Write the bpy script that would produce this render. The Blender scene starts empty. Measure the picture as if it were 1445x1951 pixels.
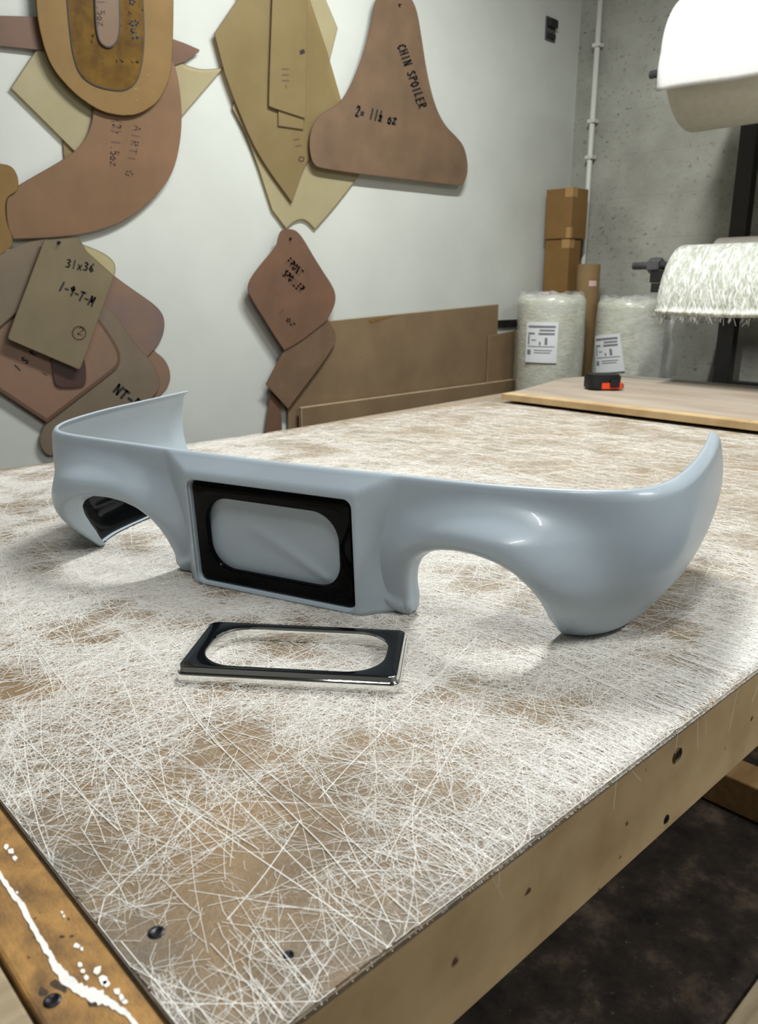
import bpy, bmesh, math, random
import numpy as np
from mathutils import Vector, Matrix

random.seed(7); rng = np.random.default_rng(7)
C = bpy.context.scene.collection
ZT = 0.85                      # bench top above the floor
EYE = 0.45                     # camera above the bench top

# ------------------------------------------------------------------ camera geometry (plan: X along the bench, Y towards the white wall)
CX, CY, F, HOR = 722.5, 975.5, 1516.0, 551.0
TH = math.atan((CY-HOR)/F); AU = math.atan((2400-CX)/math.hypot(F, CY-HOR))
FW = np.array([math.cos(AU), math.sin(AU), 0.]); RT = np.array([math.sin(AU), -math.cos(AU), 0.]); UP = np.array([0, 0, 1.])
CF = FW*math.cos(TH)-UP*math.sin(TH); CU = FW*math.sin(TH)+UP*math.cos(TH)
EP = np.array([0, 0, ZT+EYE])
def ray(x, y): return CF+RT*((x-CX)/F)-CU*((y-CY)/F)
def on_z(x, y, z=0.):          # survey point of the photo on the level z above the bench top
    d = ray(x, y); return EP+d*((z-EYE)/d[2])
def on_x(x, y, X): d = ray(x, y); return EP+d*(X/d[0])
def on_y(x, y, Y): d = ray(x, y); return EP+d*(Y/d[1])

# ------------------------------------------------------------------ helpers
def srgb(r, g, b):
    f = lambda c: (c/255/12.92) if c/255 <= .04045 else ((c/255+.055)/1.055)**2.4
    return (f(r), f(g), f(b), 1)

def tag(o, label=None, cat=None, group=None, kind=None):
    if label: o['label'] = label
    if cat: o['category'] = cat
    if group: o['group'] = group
    if kind: o['kind'] = kind
    return o

def empty(name, loc, label, cat, group=None, rz=0):
    o = bpy.data.objects.new(name, None); C.objects.link(o)
    o.location = loc; o.rotation_euler.z = rz; o.empty_display_size = .05
    return tag(o, label, cat, group)

def mesh_obj(name, me, mats, parent=None, smooth=False, world=True):
    """links a mesh given in world space; under a parent it is moved into the parent's space"""
    o = bpy.data.objects.new(name, me); C.objects.link(o)
    for m in (mats if isinstance(mats, (list, tuple)) else [mats]): me.materials.append(m)
    if smooth: me.polygons.foreach_set('use_smooth', [True]*len(me.polygons))
    if parent is not None:
        o.parent = parent
        if world:
            bpy.context.view_layer.update()
            me.transform(parent.matrix_world.inverted())
    return o

def bm_obj(name, bm, mats, parent=None, smooth=False, world=True):
    me = bpy.data.meshes.new(name); bm.normal_update(); bm.to_mesh(me); bm.free()
    return mesh_obj(name, me, mats, parent, smooth, world)

def box_bm(lo, hi, bev=0., seg=2, rot=None):
    bm = bmesh.new(); bmesh.ops.create_cube(bm, size=1)
    lo, hi = Vector(lo), Vector(hi)
    for v in bm.verts: v.co = Vector(((v.co.x)*(hi.x-lo.x), (v.co.y)*(hi.y-lo.y), (v.co.z)*(hi.z-lo.z)))
    if bev: bmesh.ops.bevel(bm, geom=bm.edges[:], offset=bev, segments=seg, affect='EDGES', profile=.5)
    c = (lo+hi)/2
    for v in bm.verts: v.co = ((rot @ v.co) if rot else v.co)+c
    return bm

def lathe_bm(prof, seg=48, axis='Z', org=(0, 0, 0), close=True):
    """prof: (radius, height) pairs turned about an axis"""
    bm = bmesh.new(); rings = []
    for r, h in prof:
        ring = []
        for k in range(seg):
            a = 2*math.pi*k/seg; c, s = r*math.cos(a), r*math.sin(a)
            p = {'Z': (c, s, h), 'Y': (s, h, c), 'X': (h, c, s)}[axis]
            ring.append(bm.verts.new(Vector(p)+Vector(org)))
        rings.append(ring)
    for a, b in zip(rings, rings[1:]):
        for k in range(seg): bm.faces.new((a[k], a[(k+1) % seg], b[(k+1) % seg], b[k]))
    if close:
        bm.faces.new(rings[0][::-1]); bm.faces.new(rings[-1])
    bmesh.ops.recalc_face_normals(bm, faces=bm.faces[:])
    return bm

def chaikin(pts, n=2):
    """round a closed outline; a point with a third value stays a sharp corner"""
    P = [(np.array(p[:2], float), len(p) > 2) for p in pts]
    for _ in range(n):
        Q = []; N = len(P)
        for i in range(N):
            (a, sa), (b, sb) = P[i], P[(i+1) % N]
            if sa: Q.append((a, True))
            else: Q.append((a*.75+b*.25, False))
            if not sb: Q.append((a*.25+b*.75, False))
        P = Q
    return [p for p, s in P]

def slab_bm(pts3, nrm, thick, edge=.0035):
    """a flat board from an outline of its front face; edge band gets material 1; on templates it paints dirt and shadow"""
    bm = bmesh.new(); nrm = Vector(nrm)
    vs = [bm.verts.new(Vector(p)) for p in pts3]
    f = bm.faces.new(vs); f.normal_update()
    if f.normal.dot(nrm) < 0: f.normal_flip()
    ext = bmesh.ops.extrude_face_region(bm, geom=[f])
    bmesh.ops.translate(bm, verts=[e for e in ext['geom'] if isinstance(e, bmesh.types.BMVert)], vec=nrm*thick)
    bm.faces.ensure_lookup_table()
    top = [e for e in ext['geom'] if isinstance(e, bmesh.types.BMFace)][0]
    if f.is_valid: f.normal_flip()
    for g in bm.faces:
        if g is not top and g is not f: g.material_index = 1
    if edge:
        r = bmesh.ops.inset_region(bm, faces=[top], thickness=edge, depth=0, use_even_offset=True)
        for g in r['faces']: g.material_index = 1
    bmesh.ops.recalc_face_normals(bm, faces=bm.faces[:])
    return bm

def tube_bm(pts, r, seg=8, bm=None):
    bm = bm or bmesh.new(); pts = [Vector(p) for p in pts]; rings = []
    for i, p in enumerate(pts):
        t = (pts[min(i+1, len(pts)-1)]-pts[max(i-1, 0)]).normalized()
        a = t.orthogonal().normalized() if i == 0 else (a-t*a.dot(t)).normalized()
        b = t.cross(a); rr = r[i] if isinstance(r, (list, tuple)) else r
        rings.append([bm.verts.new(p+(a*math.cos(2*math.pi*k/seg)+b*math.sin(2*math.pi*k/seg))*rr) for k in range(seg)])
    for A, B in zip(rings, rings[1:]):
        for k in range(seg): bm.faces.new((A[k], A[(k+1) % seg], B[(k+1) % seg], B[k]))
    bm.faces.new(rings[0][::-1]); bm.faces.new(rings[-1])
    return bm

def grid_mesh(name, P):
    """mesh of a grid of points P[i][j]"""
    n, m = P.shape[:2]
    idx = np.arange(n*m).reshape(n, m)
    q = np.stack([idx[:-1, :-1], idx[:-1, 1:], idx[1:, 1:], idx[1:, :-1]], -1).reshape(-1, 4)
    return raw_mesh(name, P.reshape(-1, 3), q)

def raw_mesh(name, V, Q):
    me = bpy.data.meshes.new(name); V = np.asarray(V, np.float32); Q = np.asarray(Q, np.int32)
    k = Q.shape[1]
    me.vertices.add(len(V)); me.vertices.foreach_set('co', V.ravel())
    me.loops.add(Q.size); me.loops.foreach_set('vertex_index', Q.ravel())
    me.polygons.add(len(Q)); me.polygons.foreach_set('loop_start', np.arange(0, Q.size, k, dtype=np.int32))
    me.update(calc_edges=True); me.validate()
    return me

def strands_mesh(name, P, w, h):
    """N strands of S points each as thin three-sided ridges"""
    N, S, _ = P.shape
    T = np.gradient(P, axis=1); T /= np.linalg.norm(T, axis=2, keepdims=True)+1e-9
    side = np.cross(T, np.array([0, 0, 1.])); side /= np.linalg.norm(side, axis=2, keepdims=True)+1e-9
    ww = (np.asarray(w)*np.ones(N))[:, None, None]*.5
    nb = np.cross(side, T)
    V = np.stack([P-side*ww, P+nb*(ww*2*h), P+side*ww], 2).reshape(-1, 3)
    base = (np.arange(N)[:, None]*S+np.arange(S-1)[None])*3
    a = base.reshape(-1)
    Q = np.concatenate([np.stack([a, a+3, a+4, a+1], 1), np.stack([a+1, a+4, a+5, a+2], 1)])
    return raw_mesh(name, V, Q)

# ------------------------------------------------------------------ node materials
def mat(name, rgb=(200, 200, 200), rough=.6, metal=0., spec=.5, coat=0.):
    m = bpy.data.materials.new(name); m.use_nodes = True
    b = m.node_tree.nodes['Principled BSDF']
    b.inputs['Base Color'].default_value = srgb(*rgb); b.inputs['Roughness'].default_value = rough
    b.inputs['Metallic'].default_value = metal; b.inputs['Specular IOR Level'].default_value = spec
    b.inputs['Coat Weight'].default_value = coat; b.inputs['Coat Roughness'].default_value = .08
    return m
def nd(m, typ, **kw):
    n = m.node_tree.nodes.new(typ)
    for k, v in kw.items():
        if k in n.inputs.keys() if isinstance(k, str) else False: n.inputs[k].default_value = v
        else: setattr(n, k, v)
    return n
def ln(m, a, b): m.node_tree.links.new(a, b)
def bsdf(m): return m.node_tree.nodes['Principled BSDF']
def coords(m, scale=(1, 1, 1), rot=(0, 0, 0)):
    t = nd(m, 'ShaderNodeTexCoord'); p = nd(m, 'ShaderNodeMapping'); p.vector_type = 'TEXTURE'
    p.inputs['Scale'].default_value = [1/q for q in scale]; p.inputs['Rotation'].default_value = rot
    ln(m, t.outputs['Object'], p.inputs['Vector']); return p.outputs['Vector']
def noise(m, vec, scale, detail=4, rough=.55, dist=0.):
    n = nd(m, 'ShaderNodeTexNoise'); n.inputs['Scale'].default_value = scale; n.inputs['Detail'].default_value = detail
    n.inputs['Roughness'].default_value = rough; n.inputs['Distortion'].default_value = dist
    if vec is not None: ln(m, vec, n.inputs['Vector'])
    return n.outputs['Fac']
def ramp(m, fac, stops):
    r = nd(m, 'ShaderNodeValToRGB'); e = r.color_ramp.elements
    while len(e) < len(stops): e.new(.5)
    for i, (p, c) in enumerate(stops):
        e[i].position = p; e[i].color = c if len(c) == 4 else srgb(*c)
    ln(m, fac, r.inputs['Fac']); return r.outputs['Color']
def mix(m, fac, a, b, blend='MIX'):
    n = nd(m, 'ShaderNodeMix', data_type='RGBA', blend_type=blend)
    for s, v in ((n.inputs[0], fac), (n.inputs[6], a), (n.inputs[7], b)):
        if hasattr(v, 'is_linked'): ln(m, v, s)
        elif isinstance(v, (int, float)): s.default_value = v
        else: s.default_value = v if len(v) == 4 else srgb(*v)
    return n.outputs[2]
def math_n(m, op, a, b=0., clamp=False):
    n = nd(m, 'ShaderNodeMath', operation=op); n.use_clamp = clamp
    for s, v in ((n.inputs[0], a), (n.inputs[1], b)):
        if hasattr(v, 'is_linked'): ln(m, v, s)
        else: s.default_value = v
    return n.outputs[0]
def bump(m, h, strength=.3, dist=.002):
    n = nd(m, 'ShaderNodeBump'); n.inputs['Strength'].default_value = strength; n.inputs['Distance'].default_value = dist
    ln(m, h, n.inputs['Height']); ln(m, n.outputs['Normal'], bsdf(m).inputs['Normal'])
W0, W1 = (0, 0, 0, 1), (1, 1, 1, 1)

def blotch(name, a, b, scale=6, rough=.6, spec=.4, bmp=.0, stretch=(1, 1, 1), speck=None, coat=0.):
    m = mat(name, a, rough, spec=spec, coat=coat); v = coords(m, stretch)
    col = ramp(m, noise(m, v, scale, 5), [(.32, a), (.68, b)])
    if speck:
        s = ramp(m, noise(m, v, speck[1], 2), [(speck[2], W0), (speck[2]+.03, W1)])
        col = mix(m, s, col, speck[0])
    ln(m, col, bsdf(m).inputs['Base Color'])
    if bmp: bump(m, noise(m, v, scale*8, 4), bmp)
    return m

def template_mat(name, a, b, clear=.22, scale=5, rough=.42):
    """resin-stiff sheet, slightly see-through, so what hangs behind shows as a darker patch"""
    m = blotch(name, a, b, scale, rough, .35)
    nt = m.node_tree; out = nt.nodes['Material Output']
    tr = nd(m, 'ShaderNodeBsdfTransparent'); tr.inputs['Color'].default_value = srgb(*[min(255, int(c*1.25)) for c in a])
    mx = nd(m, 'ShaderNodeMixShader'); mx.inputs[0].default_value = clear
    ln(m, bsdf(m).outputs[0], mx.inputs[1]); ln(m, tr.outputs[0], mx.inputs[2]); ln(m, mx.outputs[0], out.inputs['Surface'])
    return m

M = {}
M['primer'] = mat('grey_primer', (176, 189, 199), .34, spec=.5, coat=.12)
v = coords(M['primer']); M_c = ramp(M['primer'], noise(M['primer'], v, 9, 3), [(.3, (173, 186, 196)), (.7, (179, 192, 202))])
sp = ramp(M['primer'], noise(M['primer'], v, 260, 1), [(.76, W0), (.79, W1)])
ln(M['primer'], mix(M['primer'], sp, M_c, (205, 214, 220)), bsdf(M['primer']).inputs['Base Color'])
M['primer_in'] = M['primer']
M['gloss_black'] = mat('gloss_black', (6, 7, 8), .07, spec=.08)
M['bezel_black'] = mat('bezel_black', (16, 18, 21), .05, spec=.55)
M['chrome'] = mat('chrome', (225, 225, 222), .06, 1.)
M['white_wall'] = blotch('white_wall', (200, 203, 196), (192, 195, 188), 3, .7, .3, .12, speck=((172, 173, 164), 40, .76))
M['mdf'] = blotch('mdf', (204, 178, 136), (176, 148, 108), 9, .7, .25, .06, speck=((96, 74, 50), 30, .72))
M['mdf_dusty'] = blotch('mdf_dusty', (134, 113, 86), (118, 98, 74), 4, .6, .3, .05, speck=((60, 48, 36), 30, .76))
M['mdf_edge'] = blotch('mdf_edge', (150, 130, 98), (128, 108, 80), 18, .7, .3)
M['pale_edge'] = blotch('dusty_edge', (186, 168, 138), (166, 146, 116), 26, .8, .2)
M['card'] = blotch('corrugated_card', (130, 102, 58), (118, 92, 50), 8, .65, .3, .03, speck=((190, 160, 110), 60, .76))
M['card_dark'] = blotch('varnished_card', (112, 84, 32), (78, 55, 22), 16, .6, .1, .02, speck=((52, 34, 16), 26, .64))
M['carton'] = blotch('carton', (132, 100, 58), (120, 90, 50), 6, .6, .3, .02)
M['carton_tape'] = mat('carton_tape', (166, 130, 80), .18, spec=.6)
M['kraft'] = blotch('kraft_tube', (132, 108, 76), (120, 98, 66), 9, .7, .2)
M['marker'] = mat('marker_ink', (30, 26, 24), .6)
M['marker_faint'] = mat('marker_faint', (92, 66, 50), .7)
M['paint_white'] = blotch('white_paint', (246, 246, 242), (228, 226, 220), 60, .5, .4, .3)
M['steel_black'] = blotch('black_steel', (24, 24, 25), (36, 35, 34), 12, .45, .5)
M['steel_grey'] = blotch('grey_steel', (84, 84, 86), (60, 60, 62), 20, .4, .6)
M['paper'] = blotch('white_tissue', (216, 216, 213), (206, 206, 203), 60, .85, .1, .25)
M['plaster_pipe'] = mat('painted_pipe', (206, 206, 198), .4)
M['label'] = mat('label_paper', (226, 228, 230), .5)
M['label_ink'] = mat('label_ink', (120, 122, 126), .6)
M['black_plastic'] = blotch('black_plastic', (20, 20, 22), (28, 28, 30), 30, .5, .4)
M['orange'] = mat('orange_plastic', (232, 74, 30), .45)
M['screw'] = mat('screw_steel', (42, 42, 46), .35, .8)
M['fibre'] = mat('glass_fibre', (238, 235, 228), .5, spec=.4)
M['template_edge'] = mat('dirt_shadow_edge', (98, 78, 54), .6)  # dark outline of the sheets: greasy dirt plus shadow painted into the colour
M['template_edge_pink'] = mat('dirt_shadow_edge_pink', (96, 70, 54), .6)  # same dirt and painted shadow, for the pinkish sheets
M['wood_grey'] = blotch('weathered_wood', (176, 160, 132), (148, 132, 106), 7, .75, .25, .15, (1, 9, 9))
M['wood_raw'] = blotch('raw_timber', (176, 142, 98), (150, 116, 76), 6, .75, .25, .1, (1, 8, 8))
M['trim_wood'] = blotch('worn_yellow_ply', (172, 130, 72), (112, 84, 52), 34, .6, .35, .4, (1.6, 1, 1), speck=((66, 52, 38), 48, .66))
M['dark_gap'] = mat('shadow_black', (8, 8, 8), .9)  # black standing in for shade, under the far board and in the bored hole

# concrete block wall with faint courses and pitting
m = M['concrete'] = mat('painted_blockwork', (150, 150, 142), .85, spec=.2)
v = coords(m)
base = ramp(m, noise(m, v, 2.2, 7, .65), [(.3, (138, 138, 129)), (.7, (174, 174, 164))])
pits = ramp(m, noise(m, coords(m, (1, 1, 1.6)), 26, 3, .7), [(.59, W0), (.65, W1)])
pits = math_n(m, 'MULTIPLY', pits, ramp(m, noise(m, v, 2.6, 4), [(.35, (.15, .15, .15, 1)), (.65, W1)]))
col = mix(m, pits, base, (100, 99, 92))
fine = ramp(m, noise(m, v, 90, 2), [(.69, W0), (.75, W1)])
col = mix(m, fine, col, (100, 99, 92))
sep = nd(m, 'ShaderNodeSeparateXYZ'); ln(m, v, sep.inputs[0])
cmb = nd(m, 'ShaderNodeCombineXYZ'); ln(m, sep.outputs[1], cmb.inputs[0]); ln(m, sep.outputs[2], cmb.inputs[1])
br = nd(m, 'ShaderNodeTexBrick'); ln(m, cmb.outputs[0], br.inputs['Vector'])
for k, val in (('Scale', 1.), ('Mortar Size', .006), ('Mortar Smooth', .6), ('Brick Width', .45), ('Row Height', .225)): br.inputs[k].default_value = val
br.inputs['Color1'].default_value = br.inputs['Color2'].default_value = W0; br.inputs['Mortar'].default_value = W1
jf = math_n(m, 'MULTIPLY', br.outputs['Color'], .08)
col = mix(m, jf, col, (120, 119, 112)); ln(m, col, bsdf(m).inputs['Base Color'])
bump(m, math_n(m, 'SUBTRACT', noise(m, v, 30, 5), math_n(m, 'MULTIPLY', br.outputs['Color'], .15)), .45, .006)

# floor: dark worn concrete
m = M['floor'] = mat('dirty_floor', (40, 36, 32), .75, spec=.3); v = coords(m)
c = ramp(m, noise(m, v, 9, 8, .72, .15), [(.32, (24, 22, 21)), (.52, (56, 48, 42)), (.72, (104, 90, 76))])
s = ramp(m, noise(m, v, 45, 3), [(.68, W0), (.74, W1)])
ln(m, mix(m, s, c, (92, 84, 74)), bsdf(m).inputs['Base Color'])

# bench top: resin-brown board under a felt of pale fibre lines
m = M['bench'] = mat('resin_and_fibre', (150, 122, 84), .5, spec=.4); v = coords(m)
brown = ramp(m, noise(m, v, 7, 6, .6), [(.25, (94, 76, 52)), (.5, (126, 102, 70)), (.75, (150, 120, 78))])
dk = ramp(m, noise(m, v, 13, 4), [(.66, W0), (.74, W1)])
brown = mix(m, math_n(m, 'MULTIPLY', dk, .5), brown, (74, 66, 58))
lines = None
for i, (ang, sc, thr) in enumerate(((.3, 420, .60), (1.2, 480, .61), (2.0, 400, .60), (2.7, 450, .60), (.8, 700, .60), (1.65, 640, .60), (2.35, 760, .60))):
    vv = coords(m, (1, .045, 1), (0, 0, ang+.1))
    wob = nd(m, 'ShaderNodeVectorMath', operation='ADD'); ln(m, vv, wob.inputs[0])
    nn = nd(m, 'ShaderNodeTexNoise'); nn.inputs['Scale'].default_value = 14; nn.inputs['Detail'].default_value = 1; ln(m, v, nn.inputs['Vector'])
    sc_n = nd(m, 'ShaderNodeVectorMath', operation='SCALE'); sc_n.inputs['Scale'].default_value = .012; ln(m, nn.outputs['Color'], sc_n.inputs[0]); ln(m, sc_n.outputs[0], wob.inputs[1])
    l = ramp(m, noise(m, wob.outputs[0], sc, 1, .4), [(thr, W0), (thr+.05, W1)])
    lines = l if lines is None else math_n(m, 'MAXIMUM', lines, l)
cov = ramp(m, noise(m, v, 6.0, 5, .65), [(.34, (.7, .7, .7, 1)), (.5, W1)])
sepb = nd(m, 'ShaderNodeSeparateXYZ'); tcb = nd(m, 'ShaderNodeTexCoord'); ln(m, tcb.outputs['Object'], sepb.inputs[0])
mrx = nd(m, 'ShaderNodeMapRange'); ln(m, sepb.outputs[0], mrx.inputs[0])
for i, val in ((1, -1.60), (2, -.75), (3, .16), (4, .85)): mrx.inputs[i].default_value = val
cov = math_n(m, 'MULTIPLY', cov, mrx.outputs[0])
felt = mix(m, math_n(m, 'MULTIPLY', cov, .40), brown, (158, 147, 130))
eg = nd(m, 'ShaderNodeMapRange'); ln(m, sepb.outputs[1], eg.inputs[0])
for i, val in ((1, -.872), (2, -.80), (3, 1.), (4, 0.)): eg.inputs[i].default_value = val
eg2 = nd(m, 'ShaderNodeMapRange'); ln(m, sepb.outputs[0], eg2.inputs[0])
for i, val in ((1, -1.722), (2, -1.66), (3, 1.), (4, 0.)): eg2.inputs[i].default_value = val
worn = math_n(m, 'MULTIPLY', math_n(m, 'MAXIMUM', eg.outputs[0], eg2.outputs[0]), ramp(m, noise(m, v, 22, 4), [(.3, W0), (.6, W1)]))
felt = mix(m, math_n(m, 'MULTIPLY', worn, .75), felt, (96, 94, 88))
top = mix(m, math_n(m, 'MULTIPLY', lines, math_n(m, 'MULTIPLY', cov, .62)), felt, (190, 182, 168))
ln(m, top, bsdf(m).inputs['Base Color']); bump(m, lines, .35, .0015)
M['bench_far'] = blotch('fibre_covered_board', (180, 168, 152), (160, 144, 128), 9, .6, .3, .3, (1, .25, 1))

# glass-fibre mat on the rolls: directional white filaments over a pale green-grey
m = M['mat_roll'] = mat('chopped_strand_mat', (214, 217, 208), .45, spec=.5); v = coords(m)
g = noise(m, coords(m, (1, 6, 1), (.25, 0, .2)), 17, 3, .6, .8)
g2 = noise(m, coords(m, (1, 5, 1), (-.4, 0, -.2)), 22, 3, .6, .6)
g = math_n(m, 'MAXIMUM', g, g2)
ln(m, ramp(m, g, [(.44, (160, 164, 150)), (.56, (200, 203, 192)), (.68, (248, 248, 244))]), bsdf(m).inputs['Base Color']); bump(m, g, .9, .006)
m = M['wrapped'] = mat('film_wrapped_mat', (206, 208, 194), .42, spec=.5, coat=.9); v = coords(m)
g = noise(m, coords(m, (3, 3, 9)), 7, 4, .6, 1.2)
ln(m, ramp(m, g, [(.35, (184, 185, 168)), (.6, (204, 206, 192)), (.75, (222, 224, 212))]), bsdf(m).inputs['Base Color'])
bsdf(m).inputs['Coat Roughness'].default_value = .15; bump(m, g, .45, .008)
# clear film
m = M['film'] = mat('clear_film', (230, 232, 230), .15, spec=.6)
bsdf(m).inputs['Alpha'].default_value = .28; bump(m, noise(m, coords(m), 26, 3, .6, 1.), .6, .01)

M['brown_sheet'] = template_mat('brown_sheet', (146, 114, 86), (130, 102, 76), .26, 5)
M['pink_sheet'] = template_mat('pink_sheet', (140, 114, 91), (120, 100, 80), .28, 7)
M['red_sheet'] = template_mat('red_sheet', (134, 102, 81), (116, 90, 74), .26, 7)
M['cream_sheet'] = template_mat('cream_sheet', (190, 182, 150), (178, 168, 134), .42, 5)
M['amber_sheet'] = template_mat('amber_sheet', (162, 145, 104), (148, 130, 90), .46, 4)
M['tan_sheet'] = template_mat('tan_sheet', (160, 140, 100), (148, 128, 88), .36, 5)
M['olive_sheet'] = template_mat('olive_sheet', (144, 131, 104), (130, 118, 94), .26, 5)
M['grey_sheet'] = template_mat('grey_sheet', (138, 124, 106), (126, 113, 97), .24, 5)
M['mauve_sheet'] = template_mat('mauve_sheet', (146, 116, 94), (116, 104, 104), .18, 4)
M['salmon_sheet'] = template_mat('salmon_sheet', (152, 118, 98), (132, 112, 96), .18, 4)
M['plum_sheet'] = template_mat('plum_sheet', (84, 62, 58), (72, 54, 52), .1, 5, .25)

# ------------------------------------------------------------------ the room
YW, XW = 2.95, 4.345            # white wall, block wall
X0, Y0, ZC = -2.4, -2.6, 3.35
def struct(name, lo, hi, m, label=None):
    return tag(bm_obj(name, box_bm(lo, hi), m), label, None, None, 'structure')
struct('floor', (X0-.1, Y0-.1, -.1), (XW+.1, YW+.1, 0), M['floor'])
struct('ceiling', (X0-.1, Y0-.1, ZC), (XW+.1, YW+.1, ZC+.1), blotch('ceiling_paint', (120, 122, 122), (110, 112, 112), 2, .8))
struct('wall_left', (X0-.1, YW, 0), (XW, YW+.1, ZC), M['white_wall'])
struct('wall_back', (XW, Y0-.1, 0), (XW+.1, YW+.1, ZC), M['concrete'])
struct('wall_right', (X0-.1, Y0-.1, 0), (XW, Y0, ZC), blotch('dim_wall', (128, 128, 124), (116, 116, 112), 3, .8))
struct('wall_near', (X0-.1, Y0, 0), (X0, YW, ZC), blotch('dim_wall_near', (140, 140, 136), (128, 128, 124), 3, .8))
# dark rail low on the white wall beside the standing boards
a, b = on_y(905, 616, YW), on_y(1000, 612, YW)
struct('trim_1', (a[0], YW-.012, a[2]-.03), (XW-.02, YW, a[2]+.012), M['steel_black'])
# pipe up the corner, with clips
pb = on_x(1122, 360, XW-.03); pt = on_x(1143, 0, XW-.03); py_ = (pb[1]+pt[1])/2
pipe = empty('conduit_pipe', (XW-.03, py_, .02), 'slim white painted pipe running up the block wall beside the corner', 'pipe')
bm_obj('pipe', tube_bm([(XW-.03, py_, .02), (XW-.03, py_, 1.4), (XW-.03, py_, ZC-.02)], .016, 14), M['plaster_pipe'], pipe, True)
for yy in (232, 300, 90):
    z = on_x(1125, yy, XW-.03)[2]
    bm_obj('pipe_clip', box_bm((XW-.052, py_-.026, z-.01), (XW-.001, py_+.022, z+.01), .003), M['plaster_pipe'], pipe)
# black plate on the wall
a, b = on_y(1040, 30, YW), on_y(1056, 82, YW)
pl = empty('wall_bracket', ((a[0]+b[0])/2, YW, b[2]), 'small black metal bracket screwed high on the white wall near the corner', 'bracket')
xl, xr, zt, zb = a[0], b[0], a[2], b[2]
bm_obj('plate', box_bm((xl, YW-.008, zb), (xr, YW-.0005, zt), .003), M['steel_grey'], pl)
bm_obj('hook', box_bm((xl+.01, YW-.03, zb+(zt-zb)*.55), (xr-.008, YW-.006, zt-.012), .004), M['steel_black'], pl)
bm_obj('hook', box_bm((xl+.006, YW-.022, zb+.012), (xr-.012, YW-.006, zb+(zt-zb)*.3), .004), M['steel_black'], pl)

# ------------------------------------------------------------------ the bench
YE, XL, XR = .330, .178, 3.60
bench = empty('workbench', (1.9, 1.2, 0), 'long timber workbench with a fibre-crusted top filling the foreground', 'workbench')
back = [on_z(*p) for p in ((250, 861), (500, 826), (975, 746))]
outl = [(XL, YE), (XR, YE), (XR, 2.30), (2.95, 2.25)]+[(p[0], p[1]) for p in back[::-1]]+[(XL, 2.17)]
def prism(name, o2, z0, z1, m, parent, bev=0):
    bm = bmesh.new(); f = bm.faces.new([bm.verts.new((x, y, z0)) for x, y in o2])
    e = bmesh.ops.extrude_face_region(bm, geom=[f])
    bmesh.ops.translate(bm, verts=[q for q in e['geom'] if isinstance(q, bmesh.types.BMVert)], vec=(0, 0, z1-z0))
    bmesh.ops.recalc_face_normals(bm, faces=bm.faces[:])
    if bev: bmesh.ops.bevel(bm, geom=[q for q in bm.edges if abs(q.verts[0].co.z-q.verts[1].co.z) < 1e-5 and q.verts[0].co.z > (z0+z1)/2], offset=bev, segments=2, affect='EDGES')
    return bm_obj(name, bm, m, parent)
prism('top_sheet', outl, ZT-.007, ZT, M['bench'], bench, .002)
prism('core_board', [(XL, YE+.014), (XR-.01, YE+.014), (XR-.01, 2.08), (XL, 2.08)], ZT-.03, ZT-.0072, M['mdf'], bench)
ap = bm_obj('apron', box_bm((XL, YE+.016, ZT-.152), (XR-.02, YE+.036, ZT-.031), .002), M['mdf'], bench)
bm_obj('apron', box_bm((XL+.0, YE+.037, ZT-.152), (XL+.02, 2.05, ZT-.031), .002), M['mdf'], bench)
bm_obj('apron', box_bm((XL, 2.05, ZT-.152), (XR-.02, 2.07, ZT-.031), .002), M['mdf'], bench)
for x, y in ((.36, .48), (3.5, .48), (.36, 1.9), (3.5, 1.9)):
    bm_obj('leg', box_bm((x-.045, y-.045, 0), (x+.045, y+.045, ZT-.0305), .004), M['wood_raw'], bench)
# screw and bored hole in the apron, screws in the top
def screw(name, p, axis, r, parent):
    bm = lathe_bm([(r, -.002), (r, .0006), (r*.72, .0012), (r*.5, .0006), (r*.2, .0002)], 20, axis)
    d = Vector({'Y': (0, -1, 0), 'Z': (0, 0, 1)}[axis])
    for q in bm.verts:
        c = q.co.copy()
        q.co = (Vector((c.x, -c.y, c.z)) if axis == 'Y' else c)+Vector(p)
    bmesh.ops.recalc_face_normals(bm, faces=bm.faces[:])
    return bm_obj(name, bm, M['screw'], parent, False)
p = on_y(1270, 1560, YE+.016); screw('screw', (p[0], YE+.0155, p[2]), 'Y', .0052, bench)
p = on_y(1290, 1437, YE+.016)
hole = bm_obj('bored_hole', lathe_bm([(.0085, -.0012), (.0085, .0012), (.0062, .0015), (.0062, -.001)], 20, 'Y', (p[0], YE+.015, p[2]), False), M['mdf_edge'], bench)
bm_obj('hole_bottom', lathe_bm([(.0062, 0), (.0062, .0008)], 20, 'Y', (p[0], YE+.0148, p[2])), M['dark_gap'], hole)
p = on_z(298, 1777); screw('screw', (p[0], p[1], ZT), 'Z', .0062, bench)
p = on_z(170+480-100, 1820); screw('screw', (p[0], p[1], ZT), 'Z', .004, bench)
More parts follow.
